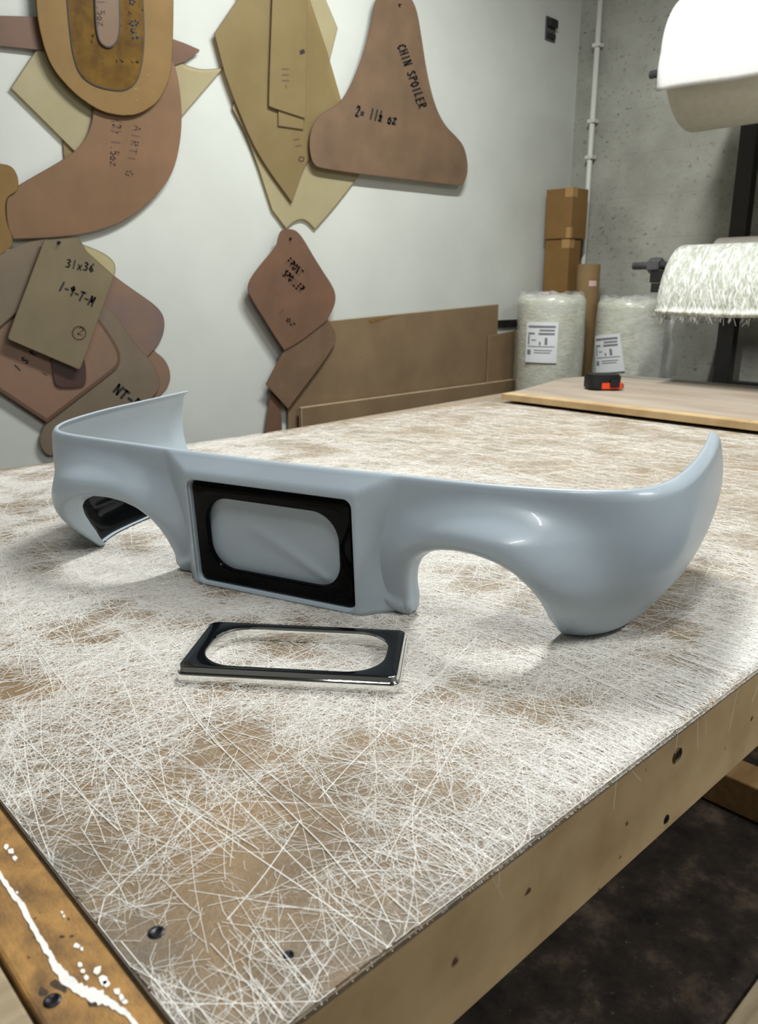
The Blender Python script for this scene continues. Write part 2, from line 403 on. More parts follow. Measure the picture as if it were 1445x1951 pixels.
# left end: worn edging strip, with a spilt paint streak, and a grey plank
XT = .118
strip = bm_obj('edging_strip', box_bm((XT, YE-.03, ZT-.04), (XL-.0015, 2.16, ZT-.004), .003), M['trim_wood'], bench)
screw('screw', tuple(on_z(100, 1907, -.004)), 'Z', .0058, strip)
sk = [(-60, 1570, 5), (0, 1668, 7), (20, 1697, 6), (36, 1716, 8), (55, 1750, 8), (72, 1782, 7), (88, 1808, 8), (97, 1822, 7), (104, 1838, 9), (120, 1860, 13), (145, 1882, 17), (165, 1893, 15), (190, 1900, 17), (205, 1908, 12), (222, 1918, 8), (240, 1930, 7), (256, 1948, 8), (285, 1985, 7)]
bm = bmesh.new()
L = []; Rr = []
for i, (x, y, w) in enumerate(sk):
    for k in range(4):
        if i == len(sk)-1 and k: break
        f = k/4; j = min(i+1, len(sk)-1)
        xx, yy, w2 = x*(1-f)+sk[j][0]*f, y*(1-f)+sk[j][1]*f, w*(1-f)+sk[j][2]*f
        dx, dy = (sk[j][0]-x, sk[j][1]-y) if j != i else (x-sk[i-1][0], y-sk[i-1][1]); n_ = math.hypot(dx, dy)
        wl, wr = w2*random.uniform(.6, 1.25), w2*random.uniform(.6, 1.25)
        L.append(on_z(xx-dy/n_*wl*.8, yy+dx/n_*wl*.8, -.0032)); Rr.append(on_z(xx+dy/n_*wr*.8, yy-dx/n_*wr*.8, -.0032))
def patch(bm, top):
    t = [bm.verts.new(p) for p in top]; d = [bm.verts.new(Vector(p)-Vector((0, 0, .0012))) for p in top]
    f = bm.faces.new(t); n = len(t)
    for k in range(n): bm.faces.new((t[k], d[k], d[(k+1) % n], t[(k+1) % n]))
for i in range(len(L)-1): patch(bm, [L[i], Rr[i], Rr[i+1], L[i+1]])
for (x, y, r) in ((12, 1612, 6), (22, 1622, 7), (29, 1634, 5), (33, 1700, 3), (118, 1738, 3), (122, 1745, 3), (146, 1802, 6), (156, 1808, 4), (152, 1838, 6), (158, 1850, 5), (165, 1862, 5), (186, 1848, 9), (197, 1866, 11), (203, 1874, 8), (223, 1888, 8), (232, 1900, 7), (238, 1908, 7)):
    patch(bm, [on_z(x+r*math.cos(a)*random.uniform(.6, 1.2), y+r*math.sin(a)*random.uniform(.6, 1.2), -.0032) for a in np.linspace(0, 2*math.pi, 8)[:-1]])
bmesh.ops.recalc_face_normals(bm, faces=bm.faces[:])
bm_obj('paint_streak', bm, M['paint_white'], strip)
bm_obj('end_plank', box_bm((-.06, .1, ZT-.05), (XT-.002, 2.16, ZT-.008), .003), M['wood_grey'], bench)

# second board lying on the far end of the bench
bz = .036
pa, pb_, pc, pd = on_z(945, 763, bz), on_z(1445, 812, bz), on_z(1120, 715, bz), on_z(1445, 747, bz)
far = empty('cutting_board', (3.1, 1.2, ZT), 'large fibre-dusted board with a tan front edge lying across the far end of the bench', 'board')
fo = [(2.62, 2.03), (2.62, .36), (XR+.02, .36), (XR+.02, pc[1]-.06), (3.3, 2.22)]
def world_prism(name, o2, z0, z1, m, parent, bev=0): return prism(name, o2, z0, z1, m, parent, bev)
world_prism('panel', fo, ZT+.012, ZT+bz, M['bench_far'], far, .002)
bm_obj('front_edge', box_bm((2.606, .36, ZT+.013), (2.6195, 2.045, ZT+bz+.001), .001), M['mdf'], far)
bm_obj('top_border', box_bm((2.607, .36, ZT+bz+.0005), (2.665, 2.04, ZT+bz+.0025), .0008), M['mdf'], far)
bm_obj('gap_shadow', box_bm((2.66, .37, ZT+.0005), (XR, 2.0, ZT+.0118)), M['dark_gap'], far)  # black strip put in for the shadow in the gap below the board
bm_obj('rear_edge', box_bm((XR-.035, .38, ZT+bz+.0005), (XR+.018, pc[1]-.09, ZT+bz+.004), .001), blotch('dull_zinc', (150, 150, 146), (134, 134, 130), 9, .5, .5), far)

# tape measure on that board
tp = on_z(1147, 741, bz+.001)
tape = empty('tape_measure', (tp[0], tp[1], ZT+bz+.003), 'black and orange tape measure lying on the far board', 'tape measure', None, AU-math.pi/2+.1)
def rounded_rect(w, h, r, n=6):
    P = []
    for cx, cy, a0 in ((w/2-r, h/2-r, 0), (-w/2+r, h/2-r, 90), (-w/2+r, -h/2+r, 180), (w/2-r, -h/2+r, 270)):
        for k in range(n+1):
            a = math.radians(a0+90*k/n); P.append((cx+r*math.cos(a), cy+r*math.sin(a)))
    return P
def local_prism(name, o2, z0, z1, m, parent, bev=0, off=(0, 0)):
    bm = bmesh.new(); f = bm.faces.new([bm.verts.new((x+off[0], y+off[1], z0)) for x, y in o2])
    e = bmesh.ops.extrude_face_region(bm, geom=[f])
    bmesh.ops.translate(bm, verts=[q for q in e['geom'] if isinstance(q, bmesh.types.BMVert)], vec=(0, 0, z1-z0))
    bmesh.ops.recalc_face_normals(bm, faces=bm.faces[:])
    if bev: bmesh.ops.bevel(bm, geom=[q for q in bm.edges if abs(q.verts[0].co.z-q.verts[1].co.z) < 1e-5], offset=bev, segments=2, affect='EDGES')
    return bm_obj(name, bm, m, parent, False, False)
local_prism('case', rounded_rect(.142, .12, .04), 0, .062, M['black_plastic'], tape, .006)
local_prism('orange_grip', rounded_rect(.092, .02, .006), .004, .03, M['orange'], tape, .002, (.022, -.054))
local_prism('thumb_lock', rounded_rect(.04, .02, .006), .012, .046, M['black_plastic'], tape, .003, (.03, -.064))
local_prism('end_hook', rounded_rect(.006, .02, .002), .004, .024, M['steel_grey'], tape, .0008, (.074, -.04))

# stretcher and skirting timber low down on the right
st = bm_obj('floor_timber', box_bm((1.87, -.6, .005), (1.97, .9, .10), .004), M['wood_raw'])
tag(st, 'raw timber bearer lying on the dark floor beneath the bench', 'timber')
st2 = bm_obj('floor_plank', box_bm((.9, .16, .001), (2.4, .40, .022), .003), M['wood_grey'])
st2.matrix_world = Matrix.Translation((0, 0, 0)); tag(st2, 'pale plank lying on the dark floor at the bottom right corner', 'plank')

# ------------------------------------------------------------------ loose glass fibres over the bench
def smooth(a, b, x): t = np.clip((x-a)/(b-a), 0, 1); return t*t*(3-2*t)
def vnoise(x, y, sc, seed):
    r = np.random.default_rng(seed); G = r.random((64, 64))
    X, Y = x*sc, y*sc; i, j = np.floor(X).astype(int), np.floor(Y).astype(int); f, g = X-i, Y-j
    f = f*f*(3-2*f); g = g*g*(3-2*g); q = lambda a, b: G[a % 64, b % 64]
    return (q(i, j)*(1-f)+q(i+1, j)*f)*(1-g)+(q(i, j+1)*(1-f)+q(i+1, j+1)*f)*g
def make_strands(n, lmin, lmax, w, curl, S, near, ang=None, zmax=.0018):
    """scatter n strands; near = how strongly they crowd towards the open end of the bench"""
    P = []
    got = 0
    while got < n:
        k = n*2
        x = XL+.004+(2.6-XL)*rng.random(k)**near; y = YE+.004+(2.1-YE)*rng.random(k)
        pn = .5*vnoise(x, y, 11, 3)+.5*vnoise(x, y, 27, 5); dens = .12+.88*smooth(.30, .50, pn); dens = dens*(1-.78*smooth(.9, 1.8, x))
        d = np.minimum(x-XL, 9)*.9+np.minimum(y-YE, .6)*.35
        dens = dens*(.05+.95*smooth(.06, .62, d))
        vis = (x*FW[0]+y*FW[1]) > .30
        keep = (rng.random(k) < dens) & vis
        P.append(np.stack([x[keep], y[keep]], 1)); got += keep.sum()
    xy = np.concatenate(P)[:n]
    L = lmin+(lmax-lmin)*rng.random(n)**1.6
    th = rng.random(n)*math.pi if ang is None else ang(n)
    t = np.linspace(-.5, .5, S)[None]
    bend = rng.normal(0, curl, n)[:, None]; bend2 = rng.normal(0, curl, n)[:, None]
    phi = th[:, None]+bend*t+bend2*t*t*3+rng.normal(0, curl*.12, (n, S))
    step = (L/(S-1))[:, None]
    x = np.cumsum(np.cos(phi)*step, 1); y = np.cumsum(np.sin(phi)*step, 1)
    x += xy[:, :1]-x.mean(1, keepdims=True); y += xy[:, 1:]-y.mean(1, keepdims=True)
    x = np.clip(x, XL+.001, 2.6); y = np.clip(y, YE+.001, 2.12)
    z = ZT+.0001+np.abs(rng.normal(0, zmax*.35, (n, 1)))*np.ones((1, S))
    return strands_mesh('glass_fibres', np.stack([x, y, z], 2), w*(.6+.8*rng.random(n)), .45)
meshes = [make_strands(88000, .012, .05, .00028, 1.4, 4, 1.9),
          make_strands(26000, .05, .13, .00040, .4, 6, 1.8),
          make_strands(2600, .12, .34, .00058, .14, 7, 1.75, lambda n: np.where(rng.random(n) < .5, math.pi/2+rng.normal(0, .22, n), rng.random(n)*math.pi)),
          make_strands(240, .15, .40, .0009, .10, 7, 1.7, lambda n: rng.choice([1.57, 1.75, 1.4, .1, 1.57], n)+rng.normal(0, .16, n))]
# fringe lying across the right-hand edge and a few hairs hanging over the apron
n = 3600
x = XL+(2.0-XL)*rng.random(n); x = x[rng.random(n) < .06+.94*smooth(.1, .75, x-XL)]; n = len(x)
L_ = .02+.075*rng.random(n); t = np.linspace(0, 1, 6)[None]
sl = rng.normal(.05, .2, n)[:, None]
yy = YE+L_[:, None]*(1-t*1.02); xx = x[:, None]+sl*L_[:, None]*(1-t); yy = np.maximum(yy, YE-.0008)
zz = ZT+.0004+.0007*rng.random((n, 1))*np.ones_like(t); zz = zz-.004*np.clip((t-.92)/.08, 0, 1)
meshes.append(strands_mesh('fringe', np.stack([xx*np.ones_like(t), yy, zz], 2), .00055*(.5+rng.random(n)), .4))
n = 12; x = .26+.75*rng.random(n); H_ = .012+.05*rng.random(n)**2; t = np.linspace(0, 1, 5)[None]
hx = x[:, None]+rng.normal(0, .35, n)[:, None]*H_[:, None]*t; hy = YE-.0015-.006*t*rng.random((n, 1)); hz = ZT-.004-H_[:, None]*t
meshes.append(strands_mesh('hairs', np.stack([hx, hy, hz], 2), .00025*np.ones(n), .5))
bmj = bmesh.new()
for me in meshes: bmj.from_mesh(me); bpy.data.meshes.remove(me)
fib = bm_obj('glass_fibre_strands', bmj, M['fibre'])
tag(fib, 'white chopped glass fibre strands stuck all over the bench top', 'glass fibres', None, 'stuff')

# ------------------------------------------------------------------ the bumper
BA = math.radians(20.0); BO = np.array([.69, .94, ZT+.0006])
BX = np.array([math.sin(BA), -math.cos(BA), 0]); BY = np.array([math.cos(BA), math.sin(BA), 0])
bumper = empty('car_bumper', tuple(BO), 'pale grey primered car bumper with two arched cutouts standing on the bench', 'bumper', None, math.atan2(BX[1], BX[0]))
def to_b(p): q = p-BO; return np.array([q@BX, q@BY, q[2]])
lip_px = [(357, 748, .225), (320, 756, .2235), (280, 765, .222), (240, 774, .2205), (200, 783, .219), (165, 793, .217), (135, 802, .2152), (113, 811, .2138), (104, 819, .2130), (106, 825, .2125), (116, 829, .212),
          (150, 835, .211), (200, 842, .2098), (270, 852, .208), (345, 863, .206), (450, 876, .205), (560, 890, .205), (660, 901, .205), (770, 912, .2055), (860, 922, .206), (950, 931, .207), (1050, 938, .209),
          (1130, 942, .2105), (1190, 942, .2112), (1240, 938, .212), (1275, 926, .213), (1300, 911, .2145), (1322, 891, .217), (1340, 868, .2195), (1352, 846, .2225), (1358, 827, .225)]
lip = np.array([to_b(on_z(x, y, z)) for x, y, z in lip_px])
def resample(P, n, it=3):
    for _ in range(it):                                   # Chaikin keeps the ends
        Q = [P[0]]
        for a, b in zip(P, P[1:]): Q += [a*.75+b*.25, a*.25+b*.75]
        Q.append(P[-1]); P = np.array(Q)
    s = np.r_[0, np.cumsum(np.linalg.norm(np.diff(P, axis=0), axis=1))]
    return P, s
LP, LS = resample(lip, 0)
fr0 = (np.abs(LP[:, 0]) < .3) & (LP[:, 1] < .02); LU = LS-np.interp(0, LP[fr0, 0], LS[fr0])
U0, U1 = LU[0], LU[-1]
# light smoothing of the plan curve
uu = np.linspace(U0, U1, 900); lp = np.stack([np.interp(uu, LU, LP[:, i]) for i in range(3)], 1)
ker = np.hanning(45); ker /= ker.sum()
pad = np.concatenate([2*lp[0]-lp[22:0:-1], lp, 2*lp[-1]-lp[-2:-24:-1]])
lp = np.stack([np.convolve(pad[:, i], ker, 'valid') for i in range(3)], 1)
tg = np.gradient(lp[:, :2], axis=0); tg /= np.linalg.norm(tg, axis=1, keepdims=True); nr = np.stack([tg[:, 1], -tg[:, 0]], 1)
lipf = lambda u, i: np.interp(u, uu, lp[:, i])
nrf = lambda u, i: np.interp(u, uu, nr[:, i])
# lower boundary of the right half: (x along the front, height); mirrored for the left
arch = [(.205, .003), (.2045, .020), (.2045, .040), (.2070, .062), (.2130, .084), (.2250, .106), (.2440, .123), (.270, .1335), (.300, .1385), (.330, .1385), (.358, .1330), (.383, .1210), (.402, .1020), (.4150, .078), (.4210, .052), (.4230, .030), (.4260, .013), (.433, .004)]
def dense(P, n): 
    P = np.array(P); s = np.r_[0, np.cumsum(np.linalg.norm(np.diff(P, axis=0), axis=1))]
    P2 = np.stack([np.interp(np.linspace(0, s[-1], n), s, P[:, i]) for i in range(2)], 1)
    k = np.hanning(9); k /= k.sum(); pd_ = np.concatenate([np.repeat(P2[:1], 4, 0), P2, np.repeat(P2[-1:], 4, 0)])
    return np.stack([np.convolve(pd_[:, i], k, 'valid') for i in range(2)], 1)
AR = dense(arch, 110)
arc_s = np.r_[0, np.cumsum(np.linalg.norm(np.diff(AR, axis=0), axis=1))]; arc_s /= arc_s[-1]
def half(uend):
    """columns of one half: u at the top, (u, z) at the bottom, flange depth"""
    c = []
    for x in np.r_[np.linspace(0, .135, 40)[:-1], np.linspace(.135, .145, 9)[:-1]]: c.append((x, x, .003, .008))
    for x in np.linspace(.145, .205, 34)[:-1]: c.append((.145+(x-.145)*.62, x, .003, .008))
    a0, a1 = .145+.060*.62, .462
    for s, (x, z) in zip(arc_s, AR):
        tu = .35*(a0+(a1-a0)*s)+.65*(a0+(x-.205)/(.433-.205)*(a1-a0))
        c.append((tu, x, z, .022+.014*float(smooth(.35, .70, s)*(1-smooth(.80, 1., s)))-.012*float(smooth(.8, 1, s))))
    rest = np.linspace(0, 1, 150)[1:]
    for f in rest:
        c.append((a1+(uend-a1)*f, .433+(uend-.433)*f, .005-.002*min(1, f*8)+.03*max(0, f-.45)**2, .008))
    return np.array(c)
hr, hl = half(U1), half(-U0)
hl = hl[::-1].copy(); hl[:, :2] *= -1
cols = np.concatenate([hl[:-1], hr])
nr_ = 64
tt = np.linspace(0, 1, nr_)
tt = tt**1.0
Ut = cols[:, 0][:, None]*(1-tt)+cols[:, 1][:, None]*tt
ZTOP = lipf(cols[:, 0], 2)[:, None]
Zt = ZTOP*(1-tt)+cols[:, 2][:, None]*tt
def smax(a, b, k): h = np.clip(.5+.5*(a-b)/k, 0, 1); return b*(1-h)+a*h+k*h*(1-h)
def smin(a, b, k): return -smax(-a, -b, k)
BFRONT = lambda z: .052-.012*(.176-np.minimum(z, .19))/.176        # front of the plate box, forward of the origin
# rim flare around each arch
AMP = np.interp(np.linspace(0, 1, 110), [0, .10, .2, .3, .45, .6, .72, .82, .89, .95, 1], [.002, .008, .018, .030, .042, .052, .057, .048, .031, .012, .000])
def flare(u, z):
    au = np.abs(u); sh = au.shape
    q = np.stack([au.ravel(), z.ravel()], 1)
    sel = (q[:, 0] > .1) & (q[:, 0] < .58); out = np.zeros(len(q))
    d = np.linalg.norm(q[sel][:, None]-AR[None], axis=2)
    j = d.argmin(1); dm = d.min(1)
    # blend the amplitude from all near points so that no seam shows
    wgt = np.exp(-(d-dm[:, None])/.012); amp = (wgt*AMP).sum(1)/wgt.sum(1)
    inside = np.interp(q[sel][:, 0], [.205, .433], [0, 1])
    wid = .030+.022*smooth(.12, .7, inside)
    out[sel] = amp*np.exp(-(np.maximum(dm-.004, 0)/wid)**2)
    return out.reshape(sh)
def forward(u, z):
    """offset of the skin from the lip curve along its outward normal"""
    zt = lipf(u, 2); v = np.clip((zt-z)/zt, 0, 1); au = np.abs(u)
    cw = smooth(.415, .60, au)
    belly = .014*cw*np.sin(np.pi*np.clip(v/.8, 0, 1))
    rim = (.0008+.0065*smooth(.44, .60, au))*smooth(.0, .035, v)
    turn = 1-np.sqrt(np.clip(1-v**3.0, 0, 1))                       # hangs straight, then rolls under
    f = belly+rim-(.030+.030*smooth(.34, .45, au))*(1-cw)*v**2-.088*cw*turn
    foot = .0065*smooth(.150, .168, au)*(1-smooth(.196, .214, au))*np.exp(-((z-.021-.005*np.sin((au-.15)*95))/.0085)**2)
    return f+flare(u, z)*smooth(.02, .30, v)+foot
def skin(u, z):
    off = forward(u, z)
    fl = -lipf(u, 1); au = np.abs(u); zt = lipf(u, 2)
    near = au < .30
    tot = fl+off
    topp = fl+.0003+(zt-z)*(.0540-fl)/(zt-.1785)
    frt = BFRONT(z)
    s = .46+.44*(1-smooth(.05, .19, z))
    side = frt-(au-.1448)*s
    bx = smin(smin(topp, frt, .0018), side, .0012)
    tot2 = smax(tot, bx, .003)
    w = 1-smooth(.24, .30, au)
    tot = np.where(near, tot*(1-w)+tot2*w, tot)
    off = tot-fl
    return np.stack([lipf(u, 0)+nrf(u, 0)*off, lipf(u, 1)+nrf(u, 1)*off, z], -1)
S = skin(Ut, Zt)
# rolled return flange along the lower edge
last = S[:, -1]; nx = np.stack([nrf(cols[:, 1], 0), nrf(cols[:, 1], 1), 0*cols[:, 1]], 1)
dn = np.diff(cols[:, 1:3], axis=0, prepend=cols[:1, 1:3]); dn = np.gradient(cols[:, 1:3], axis=0); dn /= np.linalg.norm(dn, axis=1, keepdims=True)+1e-9
hole_dir = np.stack([dn[:, 1], -dn[:, 0]], 1)                      # from the skin into the opening, in (u, z)
tx = np.stack([-nrf(cols[:, 1], 1), nrf(cols[:, 1], 0), 0*cols[:, 1]], 1)
hd = tx*hole_dir[:, :1]+np.array([0, 0, 1.])*hole_dir[:, 1:]
kf = np.hanning(21); kf /= kf.sum(); fd = np.convolve(np.pad(cols[:, 3], 10, 'edge'), kf, 'valid')[:, None]
rows = [S]
rr = np.minimum(.0065, fd*.3)
for a in (18, 36, 54, 72, 90):
    a = math.radians(a); rows.append((last+hd*rr*math.sin(a)*smooth(.0085, .021, fd)-nx*rr*(1-math.cos(a)))[:, None])
edge = rows[-1][:, 0]
for f in (.3, .65, 1.): rows.append((edge-nx*(fd-rr)*f+hd*smooth(.0085, .021, fd)*.004*f)[:, None])
S = np.concatenate(rows, 1); S[:, :, 2] = np.maximum(S[:, :, 2], .0022)
# shallow rolled top lip
tl = S[:, :1].copy(); ntop = np.stack([nrf(cols[:, 0], 0), nrf(cols[:, 0], 1), 0*cols[:, 0]], 1)[:, None]
S = np.concatenate([tl-ntop*.004+np.array([0, 0, .0006]), tl-ntop*.0015+np.array([0, 0, .0006]), S], 1)
sm = grid_mesh('shell', S)
sm.flip_normals()
shell = mesh_obj('shell', sm, M['primer'], bumper, True, False)
so = shell.modifiers.new('thickness', 'SOLIDIFY'); so.thickness = .004; so.offset = -1.0
# opening for the plate recess
RW, RZ0, RZ1, RR = .1412, .0065, .1730, .013
tilt = math.atan2(.012, .176)
zc = (RZ0+RZ1)/2; yc = -float(BFRONT(np.array(zc)))
RM = Matrix.Translation((0, yc, zc)) @ Matrix.Rotation(tilt, 4, 'X') @ Matrix(((1, 0, 0, 0), (0, 0, 1, 0), (0, 1, 0, 0), (0, 0, 0, 1)))
def ring(w, h, r, y, n=8): return [RM @ Vector((x, z, y)) for x, z in rounded_rect(w, h, r, n)]
def loft(rings, bm=None, cap0=False, cap1=False):
    bm = bm or bmesh.new(); R = [[bm.verts.new(p) for p in q] for q in rings]
    for A, B in zip(R, R[1:]):
        for k in range(len(A)): bm.faces.new((A[k], A[(k+1) % len(A)], B[(k+1) % len(A)], B[k]))
    if cap0: bm.faces.new(R[0][::-1])
    if cap1: bm.faces.new(R[-1])
    bmesh.ops.recalc_face_normals(bm, faces=bm.faces[:])
    return bm
HW, HH = 2*RW, RZ1-RZ0
cut_bm = loft([ring(HW+.002, HH+.002, RR, -.03), ring(HW+.002, HH+.002, RR, .035)], None, True, True)
cme = bpy.data.meshes.new('cut'); cut_bm.to_mesh(cme); cut_bm.free(); cut = bpy.data.objects.new('cut', cme); C.objects.link(cut)
cut.matrix_world = Matrix.Translation(BO) @ Matrix.Rotation(math.atan2(BX[1], BX[0]), 4, 'Z')
bo = shell.modifiers.new('opening', 'BOOLEAN'); bo.object = cut; bo.operation = 'DIFFERENCE'; bo.solver = 'EXACT'
bpy.context.view_layer.update(); dg = bpy.context.evaluated_depsgraph_get()
nm = bpy.data.meshes.new_from_object(shell.evaluated_get(dg)); shell.modifiers.clear(); old = shell.data; shell.data = nm
bpy.data.objects.remove(cut); shell.data.name = 'shell'
for q in nm.vertices: q.co.z = max(q.co.z, .0006)
nm.materials.append(M['gloss_black'])                              # bare gloss-black moulding inside the lower corners
for pgn in nm.polygons:
    c_ = pgn.center; k_ = np.argmin((lp[:, 0]-c_.x)**2+(lp[:, 1]-c_.y)**2)
    if c_.z < .106-.026*float(smooth(.08, .26, c_.y)) and abs(c_.x) > .27 and pgn.normal.x*nr[k_, 0]+pgn.normal.y*nr[k_, 1] < -.15: pgn.material_index = 1
# tray of the recess with a rounded front rim and a slightly dished back
rg = [ring(HW+.0052, HH+.0055, RR+.002, .0026), ring(HW+.0042, HH+.0045, RR+.002, .0002), ring(HW+.0028, HH+.003, RR+.001, -.0006), ring(HW+.0005, HH+.0005, RR, .0004), ring(HW-.0006, HH-.0006, RR, .003), ring(HW-.0008, HH-.0008, RR, .0135), ring(HW-.008, HH-.008, RR-.002, .0145)]
bm = loft(rg)
n1, n2 = 80, 44
def crease(x, z):
    ax, az_, bx_, bz2 = -.03, .012, .085, -.048; t_ = max(0, min(1, ((x-ax)*(bx_-ax)+(z-az_)*(bz2-az_))/((bx_-ax)**2+(bz2-az_)**2)))
    d_ = math.hypot(x-ax-(bx_-ax)*t_, z-az_-(bz2-az_)*t_); return .0022*math.exp(-(d_/(.016-.009*t_))**2)
gv = [[bm.verts.new(RM @ Vector(((i/(n1-1)-.5)*(HW-.004), (j/(n2-1)-.5)*(HH-.004), .0150-crease((i/(n1-1)-.5)*HW, (j/(n2-1)-.5)*HH)))) for j in range(n2)] for i in range(n1)]
for i in range(n1-1):
    for j in range(n2-1): bm.faces.new((gv[i][j], gv[i+1][j], gv[i+1][j+1], gv[i][j+1]))
bmesh.ops.recalc_face_normals(bm, faces=bm.faces[:])
rec = bm_obj('plate_recess', bm, M['primer'], bumper, True, False); rec['label'] = 'recessed grey number plate panel'

def stadium(w, h, r, n=8): return rounded_rect(w, h, r, n)
def surround(name, TM, W_, H_, R_, OW, OH, OR, dep, parent, face, side, inner):
    """plate surround: flat face between a rounded outer edge and a rounded slot; z is the thickness"""
    def rg(w, h, r, z): return [TM @ Vector((x, y, z)) for x, y in rounded_rect(w, h, r, 10)]
    st_ = dep*.16
    o = loft([rg(W_, H_, R_, 0), rg(W_, H_, R_, dep*.50), rg(W_-.0012, H_-.0012, R_, dep*.62), rg(W_-.004, H_-.004, R_-.001, dep*.66), rg(W_-.0052, H_-.0052, R_-.0015, dep*.70), rg(W_-.006, H_-.006, R_-.002, dep*.90), rg(W_-.0075, H_-.0075, R_-.002, dep*.98)])
    bm_obj('outer_edge', o, side, parent, True, False)
    f = loft([rg(W_-.0075, H_-.0075, R_-.002, dep*.98), rg(W_-.009, H_-.009, R_-.002, dep), rg(OW+.005, OH+.005, OR+.0025, dep), rg(OW+.003, OH+.003, OR+.0015, dep*.985)])
    bm_obj('face', f, face, parent, True, False)
    i_ = loft([rg(OW+.003, OH+.003, OR+.0015, dep*.985), rg(OW+.001, OH+.001, OR+.0005, dep*.90), rg(OW, OH, OR, dep*.75), rg(OW, OH, OR, 0)])
    bm_obj('inner_edge', i_, inner, parent, True, False)
# black surround fitted into the recess
fr_ = empty('plate_surround', tuple(BO), 'gloss black number plate surround fitted inside the bumper recess', 'plate surround', None, math.atan2(BX[1], BX[0]))
FM = RM @ Matrix.Translation((0, 0, .0102)) @ Matrix.Rotation(math.pi, 4, 'X')
surround('f', FM, HW-.0036, HH-.0036, RR-.001, .232, .116, .042, .0088, fr_, M['gloss_black'], M['gloss_black'], M['gloss_black'])
# chrome-edged surround lying on the bench in front
q = [on_z(347, 1274, .019), on_z(752, 1290, .019), on_z(766, 1204, .019), on_z(407, 1184, .019)]
c_ = sum(q)/4; ex_ = ((q[1]-q[0])+(q[2]-q[3]))/2; wid = np.linalg.norm(ex_); hei = np.linalg.norm(((q[3]-q[0])+(q[2]-q[1]))/2)
ang = math.atan2(ex_[1], ex_[0])
bz_ = empty('chrome_plate_surround', (c_[0], c_[1], ZT+.0012), 'chrome edged black plate surround lying flat on the bench before the bumper', 'plate surround', None, ang)
surround('c', Matrix(), .268, .141, .012, .222, .112, .045, .019, bz_, M['bezel_black'], M['chrome'], M['chrome'])
print('BEZEL', wid, hei, 'MINZ', min(q.co.z for q in shell.data.vertices))

# ------------------------------------------------------------------ handwriting
GL = {
 '0': [[(.3, 1), (.05, .75), (.05, .25), (.3, 0), (.55, .25), (.55, .75), (.3, 1)]],
 '1': [[(.3, 1), (.27, 0)]], '/': [[(.5, 1), (.1, 0)]], '-': [[(.1, .48), (.5, .5)]], '.': [[(.25, .02), (.32, .0)]], '=': [[(.1, .3), (.5, .32)], [(.1, .55), (.48, .56)]],
 '2': [[(.05, .8), (.2, 1), (.45, .95), (.5, .72), (.1, .05), (.15, 0), (.55, .03)]],
 '3': [[(.08, .95), (.35, 1), (.5, .8), (.25, .55), (.52, .35), (.4, .05), (.05, .05)]],
 '5': [[(.5, 1), (.12, 1), (.1, .58), (.4, .6), (.52, .3), (.35, .02), (.05, .08)]],
 '6': [[(.45, 1), (.15, .6), (.08, .25), (.3, 0), (.52, .2), (.35, .45), (.1, .3)]],
 '9': [[(.5, .75), (.3, .55), (.08, .75), (.3, 1), (.5, .8), (.45, 0)]],
 'x': [[(.08, .6), (.5, .02)], [(.5, .62), (.05, 0)]],
 'A': [[(.0, 0), (.3, 1), (.58, 0)], [(.12, .4), (.48, .4)]], 'C': [[(.55, .85), (.35, 1), (.1, .7), (.08, .3), (.3, 0), (.55, .15)]],
 'E': [[(.52, 1), (.1, 1), (.1, 0), (.54, 0)], [(.1, .52), (.45, .52)]], 'G': [[(.55, .85), (.3, 1), (.06, .6), (.15, .1), (.45, .02), (.55, .4), (.35, .4)]],
 'H': [[(.08, 1), (.08, 0)], [(.52, 1), (.52, 0)], [(.08, .5), (.52, .5)]], 'I': [[(.3, 1), (.3, 0)]], 'L': [[(.12, 1), (.1, 0), (.5, .02)]],
 'M': [[(.04, 0), (.1, 1), (.32, .4), (.56, 1), (.6, 0)]], 'N': [[(.08, 0), (.08, 1), (.5, 0), (.54, 1)]], 'O': [[(.3, 1), (.05, .7), (.08, .25), (.3, 0), (.55, .3), (.52, .75), (.3, 1)]],
 'P': [[(.1, 0), (.12, 1), (.45, .95), (.5, .65), (.12, .5)]], 'R': [[(.1, 0), (.12, 1), (.45, .95), (.48, .65), (.12, .5), (.52, 0)]], 'S': [[(.52, .88), (.3, 1), (.08, .8), (.3, .52), (.52, .28), (.3, 0), (.05, .1)]],
 'T': [[(.0, .97), (.6, 1)], [(.32, 1), (.28, 0)]], 'u': [[(.08, .6), (.1, .1), (.3, 0), (.48, .2), (.5, .6)], [(.5, .2), (.58, 0)]], 't': [[(.3, .95), (.28, .1), (.45, 0)], [(.08, .62), (.52, .64)]],
 'o': [[(.3, .6), (.06, .4), (.12, .05), (.4, .02), (.52, .35), (.3, .6)]], 'z': [[(.08, .58), (.5, .6), (.08, .02), (.55, .05)]], 'F': [[(.54, 1), (.1, 1), (.1, 0)], [(.1, .52), (.45, .52)]],
 '(': [[(.45, 1.1), (.2, .6), (.4, -.1)]], ')': [[(.15, 1.1), (.42, .6), (.15, -.1)]], '@': [[(.3+.5*math.cos(a), .5+.75*math.sin(a)) for a in np.linspace(0, 6.28, 17)]], ' ': [],
 'h': [[(.22, 1), (.2, .62)], [(.05, .52), (.5, .52)], [(.1, .38), (.3, .44), (.4, .3), (.1, .02), (.5, .02)]],
}
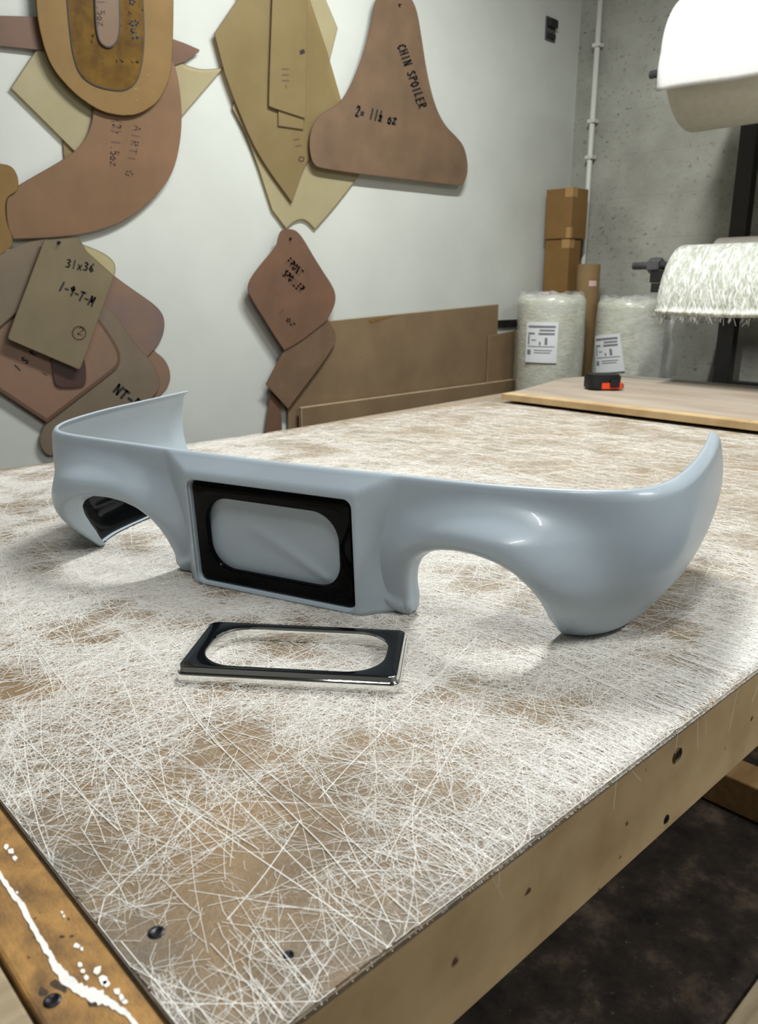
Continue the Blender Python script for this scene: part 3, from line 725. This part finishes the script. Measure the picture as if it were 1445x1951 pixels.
def write(parent, text, A, B, hgt, Y, ink='marker', pen=2.4, adv=.72):
    """letters along the pixel baseline A-B of the photo, on the sheet whose front lies at depth Y"""
    A, B = np.array(A, float), np.array(B, float); d = B-A; n = len(text); d /= np.linalg.norm(d); per = np.linalg.norm(B-A)/n
    up = np.array([d[1], -d[0]]); bm = bmesh.new()
    for i, ch in enumerate(text):
        o = A+d*per*i+up*random.uniform(-.06, .06)*hgt
        for stx in GL.get(ch, []):
            P = [o+d*(px*per/.72*.9)+up*(pz*hgt) for px, pz in stx]
            W_ = [on_y(p[0], p[1], Y-.0006) for p in P]
            r = pen*.5*np.linalg.norm(on_y(P[0][0]+1, P[0][1], Y)-on_y(P[0][0], P[0][1], Y))*1.1
            for a, b in zip(W_, W_[1:]):
                a, b = Vector(a), Vector(b); t = (b-a)
                if t.length < 1e-6: continue
                t.normalize(); s = t.cross(Vector((0, 1, 0)))*r; e = t*r*.7
                c = [a-e-s, a-e*1.3, a-e+s, b+e+s, b+e*1.3, b+e-s]
                f = [bm.verts.new(p) for p in c]; bk = [bm.verts.new(p+Vector((0, .0005, 0))) for p in c]
                bm.faces.new(f)
                for k in range(6): bm.faces.new((f[k], bk[k], bk[(k+1) % 6], f[(k+1) % 6]))
    bmesh.ops.recalc_face_normals(bm, faces=bm.faces[:])
    return bm_obj('lettering', bm, M[ink], parent)

# ------------------------------------------------------------------ laminating templates on the white wall
GT = 'laminating templates hung on the white wall'
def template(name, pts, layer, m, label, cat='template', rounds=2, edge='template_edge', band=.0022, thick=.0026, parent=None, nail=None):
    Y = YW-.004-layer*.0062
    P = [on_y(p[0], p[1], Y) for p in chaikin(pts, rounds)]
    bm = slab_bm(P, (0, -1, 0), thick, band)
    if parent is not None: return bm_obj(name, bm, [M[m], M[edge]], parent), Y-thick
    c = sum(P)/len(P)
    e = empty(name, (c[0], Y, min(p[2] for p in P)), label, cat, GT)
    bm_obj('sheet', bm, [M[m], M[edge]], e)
    if nail:
        q = on_y(nail[0], nail[1], Y)
        bm_obj('nail', lathe_bm([(.002, 0), (.002, .012), (.006, .013), (.005, .016)], 10, 'Y', (q[0], Y-thick-.0165, q[2])), M['screw'], e)
    return e, Y-thick
s1 = 1
# upper left cluster
t, Y = template('tan_strip_template', [(98, 20, 1), (178, 15, 1), (186, 230, 1), (166, 272, 1), (122, 304, 1)], 0, 'tan_sheet', 'tan strip template mostly hidden behind the cream corner sheet')
t, Y = template('cream_template', [(68, 96, 1), (20, 168, 1), (140, 287, 1), (205, 352, 1), (260, 310), (347, 221, 1), (426, 129, 1), (385, 134), (345, 122), (300, 80, 1), (180, 60, 1)], 1, 'cream_sheet', 'cream see-through template with pointed corners behind the oval card')
t, Y = template('pink_arrow_template', [(-70, 28, 1), (68, 32, 1), (200, 45), (330, 73), (380, 95, 1), (378, 100, 1), (330, 132), (200, 110), (80, 96), (8, 88, 1), (-70, 84, 1)], 2, 'red_sheet', 'reddish blade shaped template poking out either side of the oval card', edge='template_edge_pink')
t, Y = template('curved_brown_template', [(176, 150, 1), (179, 213), (170, 252), (148, 285), (110, 310), (60, 338), (20, 362), (10, 388), (15, 435), (26, 455, 1), (100, 453), (172, 444), (240, 421), (300, 372), (332, 325), (345, 260), (346, 200), (336, 130), (320, 100, 1)], 3, 'brown_sheet', 'large curved brown template like a thick letter J below the oval card', edge='template_edge_pink')
write(t, 'AIRTI G', (256, 238), (238, 338), 13, Y, 'marker_faint', 1.8); write(t, '(2) 1.5oz', (216, 226), (209, 318), 15, Y, 'marker_faint', 2.2)
t, Y = template('oval_card_template', [(58, -230), (66, -60), (68, 20), (78, 75), (92, 118), (115, 152), (150, 187), (190, 212), (222, 220), (250, 221), (275, 213), (302, 192), (320, 158), (327, 122), (330, 0), (326, -230), (190, -330)], 5, 'card', 'big oval brown cardboard template overlapping the top edge of the picture', edge='card_dark', band=.002, thick=.006)
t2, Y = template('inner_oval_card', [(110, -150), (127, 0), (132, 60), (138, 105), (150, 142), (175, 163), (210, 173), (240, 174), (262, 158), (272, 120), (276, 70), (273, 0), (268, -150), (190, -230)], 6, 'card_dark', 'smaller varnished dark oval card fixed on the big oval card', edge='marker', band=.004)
write(t2, 'Out', (247, 40), (252, 82), 16, Y, 'marker', 2.4); write(t2, 'No', (246, -16), (248, 14), 16, Y, 'marker', 2.4)
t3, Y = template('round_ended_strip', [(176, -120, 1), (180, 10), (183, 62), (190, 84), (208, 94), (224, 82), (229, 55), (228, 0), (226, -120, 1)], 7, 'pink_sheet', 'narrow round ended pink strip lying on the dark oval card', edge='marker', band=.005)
write(t3, '1.5oz', (186, 0), (187, 52), 13, Y, 'marker_faint', 1.8)
t, Y = template('card_offcut_template', [(-60, 300, 1), (0, 312), (22, 316), (34, 336), (35, 358), (30, 366), (12, 376), (9, 400), (14, 430), (24, 452), (24, 470), (0, 486, 1), (-60, 500, 1)], 4, 'card', 'brown card template cut off by the left edge of the picture', edge='card_dark', band=.002)
# lower left cluster
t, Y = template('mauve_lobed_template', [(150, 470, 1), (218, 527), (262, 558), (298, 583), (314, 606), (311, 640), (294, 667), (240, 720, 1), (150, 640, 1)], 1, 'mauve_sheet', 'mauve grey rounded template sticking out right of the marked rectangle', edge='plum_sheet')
t, Y = template('brown_lobe_template', [(240, 610, 1), (292, 668), (314, 684), (325, 710), (322, 735), (306, 752), (250, 800, 1), (200, 700, 1)], 0, 'salmon_sheet', 'small brown lobe template showing behind the olive one above the bumper end', edge='template_edge_pink')
t, Y = template('olive_lobed_template', [(170, 560, 1), (214, 590), (246, 640), (262, 660), (290, 690), (304, 720), (304, 744), (270, 775), (190, 815), (130, 850), (96, 872), (78, 855), (74, 832), (86, 806, 1), (150, 700, 1)], 2, 'grey_sheet', 'olive grey lobed template rising behind the left end of the bumper')
write(t, 'NT-P', (216, 745), (262, 782), 17, Y, 'marker', 4.2)
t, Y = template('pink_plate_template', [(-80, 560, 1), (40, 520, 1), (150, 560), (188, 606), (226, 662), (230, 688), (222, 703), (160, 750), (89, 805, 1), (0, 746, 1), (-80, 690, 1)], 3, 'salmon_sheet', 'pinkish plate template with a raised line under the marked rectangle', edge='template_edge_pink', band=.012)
write(t, '1 Set', (36, 708), (70, 672), 13, Y, 'marker', 2.6); write(t, '-', (78, 712), (92, 722), 8, Y, 'marker_faint', 2.6)
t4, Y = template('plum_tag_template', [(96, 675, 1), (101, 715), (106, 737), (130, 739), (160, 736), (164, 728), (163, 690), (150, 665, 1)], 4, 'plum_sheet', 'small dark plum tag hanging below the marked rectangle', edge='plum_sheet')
t, Y = template('grey_corner_template', [(-60, 500, 1), (0, 487), (38, 463), (90, 455, 1), (100, 500, 1), (62, 560), (30, 596, 1), (0, 622, 1), (-60, 650, 1)], 5, 'grey_sheet', 'grey brown sheet at the left picture edge, just left of the marked rectangle')
t, Y = template('cream_round_template', [(95, 458, 1), (152, 464, 1), (180, 474), (205, 487), (218, 500), (220, 515), (216, 530), (170, 590, 1), (80, 570, 1)], 6, 'cream_sheet', 'cream round cornered sheet peeping out at the top right of the marked rectangle')
t, Y = template('marked_rectangle_template', [(84, 457, 1), (149, 452, 1), (164, 478, 1), (217, 526, 1), (155, 697), (151, 704), (143, 701), (24, 650), (14, 645), (17, 634)], 8, 'olive_sheet', 'olive rectangular template marked 31x36 hanging at an angle', nail=(111, 462), rounds=1)
write(t, '31x36', (125, 508), (180, 520), 15, Y, 'marker', 2.6); write(t, '1-9-T-M', (111, 552), (177, 584), 17, Y, 'marker', 3.4); write(t, '2', (147, 636), (160, 640), 14, Y, 'marker_faint', 2.2); write(t, '@', (142, 642), (162, 645), 17, Y, 'marker_faint', 2.)
# middle cluster
t, Y = template('cream_kite_template', [(590, -140, 1), (612, -20, 1), (643, 54, 1), (622, 140, 1), (590, 200, 1), (560, 100, 1)], 0, 'cream_sheet', 'cream kite sheet showing right of the amber template at the top')
t, Y = template('cream_pointed_template', [(500, 120, 1), (444, 195, 1), (442, 206, 1), (470, 260), (492, 320, 1), (518, 400, 1), (545, 436, 1), (560, 421), (580, 416), (600, 437, 1), (640, 392), (684, 334, 1), (652, 200, 1)], 1, 'cream_sheet', 'cream template ending in two points above the pink leaf template')
t, Y = template('amber_template', [(470, -120, 1), (455, -5, 1), (408, 64, 1), (428, 140, 1), (446, 190, 1), (488, 292), (556, 386, 1), (585, 300), (655, 210, 1), (622, 95, 1), (590, 0, 1), (560, -120, 1)], 3, 'amber_sheet', 'big amber see-through template with a notch point at left, centre of the wall')
write(t, '11 0', (560, 262), (572, 312), 10, Y, 'marker_faint', 1.6)
t, Y = template('amber_strip_template', [(526, -100, 1), (530, 240, 1), (578, 247, 1), (586, -100, 1)], 4, 'amber_sheet', 'longer narrow amber strip hung over the big amber template')
t, Y = template('short_strip_template', [(522, -100, 1), (511, 200), (514, 204), (582, 226, 1), (586, -100, 1)], 5, 'amber_sheet', 'shorter narrow strip with a slanted end on the big amber template')
write(t, '-', (574, 104), (584, 100), 9, Y, 'marker', 5.); write(t, '111-', (538, 128), (540, 172), 12, Y, 'marker_faint', 1.5)
cs = [(895, 0), (880, 100), (848, 235), (800, 370), (745, 485), (695, 542), (625, 576), (582, 625), (562, 690), (560, 760), (572, 820), (595, 850), (640, 860), (800, 885), (1100, 920), (1325, 948), (1345, 940), (1366, 890), (1368, 830), (1350, 750), (1315, 703), (1250, 640), (1200, 540), (1160, 380), (1130, 180), (1110, 60), (1085, 0), (1045, -60), (930, -60)]
t, Y = template('spoiler_template', [(380+x*.3737, y*.3737) for x, y in cs], 6, 'pink_sheet', 'bell shaped pinkish template marked as a chin spoiler', edge='template_edge_pink', nail=(760, 10))
write(t, 'CHIN SPOILER', (758, 88), (800, 210), 15, Y, 'marker', 2.2); write(t, '2= 11h oz', (677, 221), (756, 238), 19, Y, 'marker', 2.6)
pk = lambda L: [(440+p[0]*.3875, 400+p[1]*.3875)+tuple(p[2:]) for p in L]
t, Y = template('leg_template', pk([(165, 1150, 1), (170, 1060, 1), (197, 880, 1), (240, 900, 1), (255, 1150, 1)]), 3, 'red_sheet', 'brown leg shaped strip reaching down behind the bench below the pink templates', edge='template_edge_pink')
t, Y = template('pink_boot_template', pk([(470, 530, 1), (512, 600), (518, 650), (440, 765, 1), (280, 977, 1), (170, 857, 1), (215, 770), (262, 690, 1), (300, 560, 1)]), 6, 'pink_sheet', 'lower pink template with a slanted end overlapping the standing board', edge='template_edge_pink')
t, Y = template('pink_leaf_template', pk([(232, 130), (245, 100), (270, 94), (305, 95), (332, 112), (360, 150), (400, 220), (450, 300), (500, 375), (516, 425), (508, 475), (470, 545, 1), (350, 640), (262, 690, 1), (215, 620), (150, 515), (100, 435), (78, 385), (95, 335), (150, 262), (222, 180)]), 7, 'red_sheet', 'upper pink leaf shaped template below the cream points', edge='template_edge_pink', nail=(552, 455))
write(t, 'FRONT', (545, 500), (572, 528), 12, Y, 'marker_faint', 3.); write(t, 'SPOILER', (538, 524), (575, 558), 12, Y, 'marker_faint', 3.); write(t, '1 oz', (530, 595), (560, 625), 11, Y, 'marker_faint', 2.4)

# ------------------------------------------------------------------ sheets of board standing against the wall
def standing(name, px, Y, m, label, thick=.009, zb=.0):
    P = [on_y(x, y, Y) for x, y in px]
    P = [(p[0], p[1], p[2]) for p in P]
    bm = slab_bm(P, (0, -1, 0), thick, .003)
    return tag(bm_obj(name, bm, [M[m], M['mdf_edge']]), label, 'board')
def standing_z(name, x0, x1, ytl, ytr, Y, m, label, thick=.009):
    a, b = on_y(x0, ytl, Y), on_y(x1, ytr, Y)
    bm = slab_bm([(a[0], Y, .002), (a[0], Y, a[2]), (b[0], Y, b[2]), (b[0], Y, .002)], (0, -1, 0), thick, .0035)
    return tag(bm_obj(name, bm, [M[m], M['mdf_edge'] if 'low' not in name else M['pale_edge']]), label, 'board')
bd = standing_z('tall_board', 542, 948, 620, 580, YW-.014, 'mdf_dusty', 'tall brown board with a chipped top edge standing against the white wall')
c = on_y(703, 604, YW-.024); d = on_y(752, 602, YW-.024)
bm = slab_bm([(c[0], YW-.0235, c[2]-.012), (c[0]+.01, YW-.0235, c[2]-.03), (d[0]-.03, YW-.0235, d[2]-.006), (d[0], YW-.0235, d[2]+.001)], (0, -1, 0), .001, 0)
bm_obj('chipped_edge', bm, M['card'], bd)
standing_z('offcut_board', 930, 978, 640, 630, YW-.030, 'mdf_dusty', 'narrow brown board standing between the tall board and the first mat roll')
standing_z('low_board', 569, 977, 776, 722, YW-.046, 'mdf_dusty', 'low brown board with a dusty pale top edge leaning before the tall board', .02)
w_ = standing_z('thin_white_board', 980, 996, 628, 627, YW-.02, 'plaster_pipe', 'thin white panel edge standing left of the first mat roll', .012)

# ------------------------------------------------------------------ rolls of mat on the floor behind the bench
def label_sheet(parent, ctr, r, z0, z1, az, half, lines, skew=0.):
    """printed sheet wrapped on a roll, facing azimuth az"""
    n = 14; P = np.zeros((n, 9, 3))
    for i in range(n):
        for j in range(9):
            a = az-(.5-i/(n-1))*2*half+skew*(j/8-.5)
            P[i, j] = (ctr[0]+(r+.004)*math.cos(a), ctr[1]+(r+.004)*math.sin(a), z0+(z1-z0)*j/8+-skew*.5*(z1-z0)*(i/(n-1)-.5))
    o = mesh_obj('label', grid_mesh('label', P), M['label'], parent, True)
    bm = bmesh.new()
    for (u0, u1, v0, v1) in lines:
        k = 5; R_ = []
        for i in range(k):
            u = u0+(u1-u0)*i/(k-1)
            for v in (v0, v1):
                a = az-(.5-u)*2*half+skew*(v-.5); zz = z0+(z1-z0)*v-skew*.5*(z1-z0)*(u-.5)
                R_.append(bm.verts.new((ctr[0]+(r+.0055)*math.cos(a), ctr[1]+(r+.0055)*math.sin(a), zz)))
        for i in range(k-1): bm.faces.new((R_[2*i], R_[2*i+1], R_[2*i+3], R_[2*i+2]))
    bm_obj('print', bm, M['label_ink'], o)
LN = [(.08, .92, .86, .915), (.08, .3, .7, .74), (.45, .9, .78, .82), (.42, .9, .69, .74), (.08, .13, .45, .68), (.2, .36, .55, .57), (.62, .7, .45, .62), (.45, .5, .44, .52), (.08, .92, .39, .41), (.07, .19, .2, .32), (.3, .85, .30, .32), (.3, .8, .24, .26)]
def mat_roll(ctr, r, ztop, lean, label, seed):
    e = empty('fibreglass_mat_roll', (ctr[0], ctr[1], 0), label, 'mat roll', 'wrapped mat rolls standing behind the bench')
    R_ = np.random.default_rng(seed); nz, na = 46, 72; P = np.zeros((nz, na+1, 3))
    for i in range(nz):
        z = .003+(ztop-.003)*i/(nz-1)
        for k in range(na+1):
            a = 2*math.pi*k/na
            w = r*(1+.008*math.sin(3*a+z*9+seed)+.005*math.sin(7*a-z*23)+.003*math.sin(z*70+4*a))
            sh = lean*z
            P[i, k] = (ctr[0]+w*math.cos(a)+RT[0]*sh, ctr[1]+w*math.sin(a)+RT[1]*sh, z)
    # shoulder closing at the top
    tops = []
    for f, dz in ((.93, .016), (.8, .024), (.5, .02), (.3, .012), (.28, -.05)):
        q = P[-1].copy(); c0 = q[:-1].mean(0); q = c0+(q-c0)*f; q[:, 2] = ztop+dz+.006*np.sin(np.arange(na+1)*2*math.pi/na*5+seed)*(f > .4); tops.append(q)
    P = np.concatenate([P, np.array(tops)])
    bd_ = mesh_obj('wrapped_roll', grid_mesh('wrapped_roll', P), M['wrapped'], e, True)
    # gathered film around the top
    na = 120; Q = np.zeros((7, na+1, 3)); c0 = P[nz-1][:-1].mean(0)
    for j in range(7):
        for k in range(na+1):
            a = 2*math.pi*(k % na)/na; f = j/6
            w = r*(1.004-.10*f**2)+.003*math.sin(a*13+seed)*f+.002*math.sin(a*29)*f
            Q[j, k] = (c0[0]+w*math.cos(a), c0[1]+w*math.sin(a), ztop-.06+.10*f+.008*math.sin(a*5+seed*2)*f+.003*math.sin(a*17)*f)
    mesh_obj('film_collar', grid_mesh('film_collar', Q), M['film'], e, True)
    return e
az = math.atan2(-2.64, -3.82)
r1 = (3.83, 2.65); z1t = on_x(1060, 572, 3.70)[2]
e = mat_roll(r1, .186, z1t, -.02, 'upright film wrapped mat roll nearest the white wall', 1)
label_sheet(e, (r1[0]-RT[0]*.02, r1[1]-RT[1]*.02), .191, .915, 1.13, az-.25, .46, LN)
r2 = (4.115, 2.385); z2t = on_x(1190, 580, 3.95)[2]
e = mat_roll(r2, .186, z2t, .03, 'upright film wrapped mat roll, second from the white wall, with loose clear film', 4)
label_sheet(e, (r2[0]+RT[0]*.029, r2[1]+RT[1]*.029), .191, .86, 1.06, math.atan2(-2.4, -4.1)-.60, .46, LN, -.22)
# loose clear film hanging off the second roll
Q = np.zeros((12, 24, 3)); a, b = on_x(1215, 600, 3.86), on_x(1285, 612, 3.86)
for i in range(12):
    for j in range(24):
        f, g = i/11, j/23
        p = a*(1-f)+b*f; Q[i, j] = (p[0]+.02*math.sin(f*9+g*4)+.03*g, p[1]+.012*math.sin(g*7)+.03*g*(.5-f)*2, p[2]-g*.36*(1-.25*f))
mesh_obj('loose_film', grid_mesh('loose_film', Q), M['film'], e, True)
# cartons stacked in the corner, cardboard tube
def carton(lo, hi, label, rz=0.):
    e_ = empty('cardboard_box', ((lo[0]+hi[0])/2, (lo[1]+hi[1])/2, lo[2]), label, 'box', 'cardboard boxes stacked in the corner')
    bm_obj('carton', box_bm(lo, hi, .004), M['carton'], e_)
    ym = (lo[1]+hi[1])/2; xm = (lo[0]+hi[0])/2
    bm_obj('packing_tape', box_bm((lo[0]-.0012, lo[1]-.0012, hi[2]-.05), (lo[0]+.05, lo[1]+.05, hi[2]+.0012), .0005), M['carton_tape'], e_)
    bm_obj('packing_tape', box_bm((lo[0]-.001, lo[1]-.001, lo[2]+.002), (lo[0]+.02, lo[1]+.03, lo[2]+.06), .0005), M['carton_tape'], e_)
    return e_
XB = 4.06; yl, ym_ = on_x(1040, 400, XB)[1], on_x(1090, 400, XB)[1]; xb1 = on_y(1120, 400, ym_)[0]
zt_, zm_ = on_x(1060, 360, XB)[2], on_x(1060, 456, XB)[2]
yl = min(yl, YW-.012)
carton((XB, ym_, zm_+.002), (xb1, yl, zt_), 'topmost taped cardboard box of the corner stack')
carton((XB+.008, ym_+.008, .62), (xb1-.03, yl-.003, zm_), 'lower taped cardboard box of the corner stack, above the mat rolls')
carton((XB+.005, ym_+.004, .002), (xb1-.01, yl-.002, .617), 'bottom cardboard box of the corner stack, hidden low behind the mat rolls')
tx_ = on_x(1122, 520, 4.12); rt = .064; tz = on_x(1122, 503, 4.06)[2]
e = empty('cardboard_tube', (tx_[0], tx_[1], 0), 'brown cardboard tube standing between the box stack and the mat rolls', 'tube')
bm_obj('tube', lathe_bm([(rt-.008, tz-.04), (rt-.008, tz), (rt-.003, tz+.001), (rt, tz-.004), (rt, .002), (rt-.008, .002)], 40, 'Z', (tx_[0], tx_[1], 0), False), M['kraft'], e, True)
sa = math.atan2(-tx_[1], -tx_[0])+.45
P = np.array([[(tx_[0]+(rt+.001)*math.cos(sa+u), tx_[1]+(rt+.001)*math.sin(sa+u), tz-.12+v) for v in (0, .03)] for u in np.linspace(-.35, .35, 8)])
sl_ = mesh_obj('sticker', grid_mesh('sticker', P), mat('pink_sticker', (206, 176, 170), .4), e, True)

# ------------------------------------------------------------------ rack with rolls
RX = 4.22; pt_ = on_x(1405, 485, RX)
rack = empty('steel_rack', (RX, pt_[1]-.6, 0), 'black steel roll rack standing against the block wall', 'rack')
PY = (pt_[1], .20)
for yy in PY:
    bm_obj('post', box_bm((RX-.03, yy-.042, 0), (RX+.03, yy+.042, 2.75), .003), M['steel_black'], rack)
UX = 3.62; ua = on_x(1240, 143, UX); LX = 3.52; la = on_x(1208, 507, LX)
col_y = on_x(1250, 505, LX)[1]
for X_, z_, yy in ((UX, ua[2], .20), (LX, la[2], .20), (LX, la[2]-.058, col_y-.02)):
    bm_obj('arm', box_bm((X_-.03, yy-.02, z_-.06), (RX-.02, yy+.02, z_-.0185), .003), M['steel_black'], rack)
bm_obj('cross_bar', box_bm((RX-.02, .20, .78), (RX+.02, pt_[1]-.03, .84), .003), M['steel_black'], rack)
bm_obj('cross_bar', box_bm((RX-.015, pt_[1]-.05, la[2]-.058), (RX+.015, col_y+.0, la[2]-.02), .003), M['steel_black'], rack)

def hung_roll(name, X_, z_, y0, y1, r, label, m, spin_y, rsp, fwd_, down, tail, core=None):
    """roll on a spindle; its loose end runs over the top and hangs in a quarter ellipse, then a straight tail"""
    e_ = empty(name, (X_, (y0+y1)/2, z_), label, 'material roll')
    bm_obj('spindle', tube_bm([(X_, spin_y, z_), (X_, y0-.22, z_)], rsp, 16), M['steel_grey'], e_, True)
    prof = [(rsp+.004, y1), (r*.55, y1+.001), (r*.97, y1), (r, y1-.004), (r, y0+.004), (r*.97, y0), (rsp+.004, y0)]
    bm_obj('roll', lathe_bm(prof, 80, 'Y', (X_, 0, z_), False), core or m, e_, True)
    path = []
    for k in range(9): a = math.radians(45+45*k/9); path.append((X_+(r+.006)*math.cos(a), z_+(r+.006)*math.sin(a)))
    for k in range(29): a = math.pi/2*k/28; path.append((X_-(fwd_+.006)*math.sin(a), z_+r+.006-down*(1-math.cos(a))))
    for k in range(1, 9): path.append((path[37][0]-.012*math.sin(k/8*3), path[37][1]-tail*k/8))
    n = 60; P = np.zeros((len(path), n, 3))
    for i in range(n):
        y = y1+.012-(y1-y0+.012)*i/(n-1)
        for j, (x, z) in enumerate(path):
            f = j/len(path); P[j, i] = (x-.004*math.sin(y*11)*f*f, y, z-.006*math.sin(y*9+1)*f**4)
    o = mesh_obj('loose_end', grid_mesh('loose_end', P), m, e_, True)
    md = o.modifiers.new('thickness', 'SOLIDIFY'); md.thickness = .002
    return e_, P
u1 = on_x(1266, 120, UX-.26)[1]
eu, PU = hung_roll('white_tissue_roll', UX, ua[2], .35, u1, .262, 'big white tissue roll on the upper spindle of the rack', M['paper'], ua[1], .017, .262, .262, .15, blotch('shaded_paper', (206, 202, 188), (196, 192, 178), 30, .85, .1))  # beige core: shade beneath the loose end is put into its colour
l1 = on_x(1290, 475, LX-.05)[1]
el, PLm = hung_roll('fibre_mat_roll', LX, la[2], .35, l1-.025, .076, 'silvery glass mat roll on the lower spindle of the rack', M['mat_roll'], la[1], .017, .20, .27, .02)
# collar clamp on the lower spindle
bm_obj('collar', lathe_bm([(.018, col_y-.03), (.034, col_y-.03), (.036, col_y), (.034, col_y+.028), (.018, col_y+.028)], 6, 'Y', (LX, 0, la[2])), M['steel_grey'], el)
bm_obj('clamp_block', box_bm((LX-.025, col_y-.05, la[2]-.075), (LX+.025, col_y+.012, la[2]-.018), .004), M['steel_black'], el)
# hairs at the torn end of the mat
n = 420; y = .4+(l1-.4)*rng.random(n); t = np.linspace(0, 1, 5)[None]; Ln = .006+.035*rng.random(n)**2
xe = PLm[-1, :, 0].mean(); ze = PLm[-1, :, 2].mean()
px_ = xe+rng.normal(0, .002, n)[:, None]+rng.normal(0, .25, n)[:, None]*Ln[:, None]*t*.5; py2 = y[:, None]+rng.normal(0, .5, n)[:, None]*Ln[:, None]*t; pz = ze+.01-(Ln[:, None]+.01)*t
hm = strands_mesh('frayed_fibres', np.stack([px_*np.ones_like(t), py2, pz], 2), .0011*np.ones(n), .5)
o = mesh_obj('frayed_fibres', hm, M['fibre'], el); o['kind'] = 'stuff'
# third roll further back on the rack
bk = on_x(1400, 458, 3.98)
eb = empty('spare_roll', (3.98, .9, bk[2]-.06), 'dull beige roll lying behind the glass mat roll on the rack', 'material roll')
y1b = on_x(1372, 460, 3.98)[1]
bm_obj('roll', lathe_bm([(.03, y1b), (.07, y1b+.001), (.098, y1b), (.10, y1b-.012), (.10, .36), (.03, .35)], 60, 'Y', (3.98, 0, bk[2]-.085), True), blotch('beige_roll', (196, 190, 180), (186, 180, 170), 20, .8, .2), eb, True)
for yy in (1.4, .6):
    bm_obj('arm', box_bm((3.88, yy-.022, bk[2]-.225), (RX+.02, yy+.022, bk[2]-.187), .003), M['steel_black'], rack)
bm_obj('cross_bar', box_bm((RX-.012, .20, bk[2]-.222), (RX+.012, pt_[1]-.04, bk[2]-.19), .003), M['steel_black'], rack)

# ------------------------------------------------------------------ lamps: fluorescent battens under the ceiling
def batten(x, y, L_, power, along='X', label=''):
    e_ = empty('batten_light', (x, y, ZC-.10), label, 'ceiling light')
    dx, dy = (L_/2, .06) if along == 'X' else (.06, L_/2)
    bm_obj('housing', box_bm((x-dx, y-dy, ZC-.075), (x+dx, y+dy, ZC-.002), .006), M['plaster_pipe'], e_)
    ld = bpy.data.lights.new('tube', 'AREA'); ld.shape = 'RECTANGLE'; ld.size = L_-.3 if along == 'X' else .08; ld.size_y = .08 if along == 'X' else L_-.3
    ld.energy = power; ld.color = (.98, 1., .985)
    lo = bpy.data.objects.new('tube', ld); C.objects.link(lo); lo.location = (x, y, ZC-.085)
    return e_
batten(2.15, 1.6, 1.5, 86, 'X', 'long ceiling batten above the middle of the bench')
batten(-.2, .0, 1.5, 34, 'X', 'ceiling batten above the near end of the bench')
batten(2.0, -1.5, 1.5, 70, 'X', 'ceiling batten over the aisle by the roll rack')
w = bpy.data.worlds.new('World'); bpy.context.scene.world = w; w.use_nodes = True
w.node_tree.nodes['Background'].inputs[0].default_value = (.55, .6, .65, 1); w.node_tree.nodes['Background'].inputs[1].default_value = .2

# ------------------------------------------------------------------ camera
cam = bpy.data.cameras.new('Camera'); co = bpy.data.objects.new('Camera', cam); C.objects.link(co)
R3 = Matrix((RT, CU, -CF)).transposed()
co.matrix_world = Matrix.Translation(EP) @ R3.to_4x4()
cam.sensor_fit = 'VERTICAL'; cam.sensor_height = 36; cam.lens = F/1951*36; cam.clip_start = .02
cam.dof.use_dof = True; cam.dof.focus_distance = 1.12; cam.dof.aperture_fstop = 9.0
sc = bpy.context.scene; sc.camera = co
sc.view_settings.view_transform = 'Standard'; sc.view_settings.look = 'None'; sc.view_settings.gamma = 1; sc.view_settings.use_curve_mapping = False
sc.view_settings.exposure = 0.0
sc.cycles.max_bounces = 8; sc.cycles.transparent_max_bounces = 24
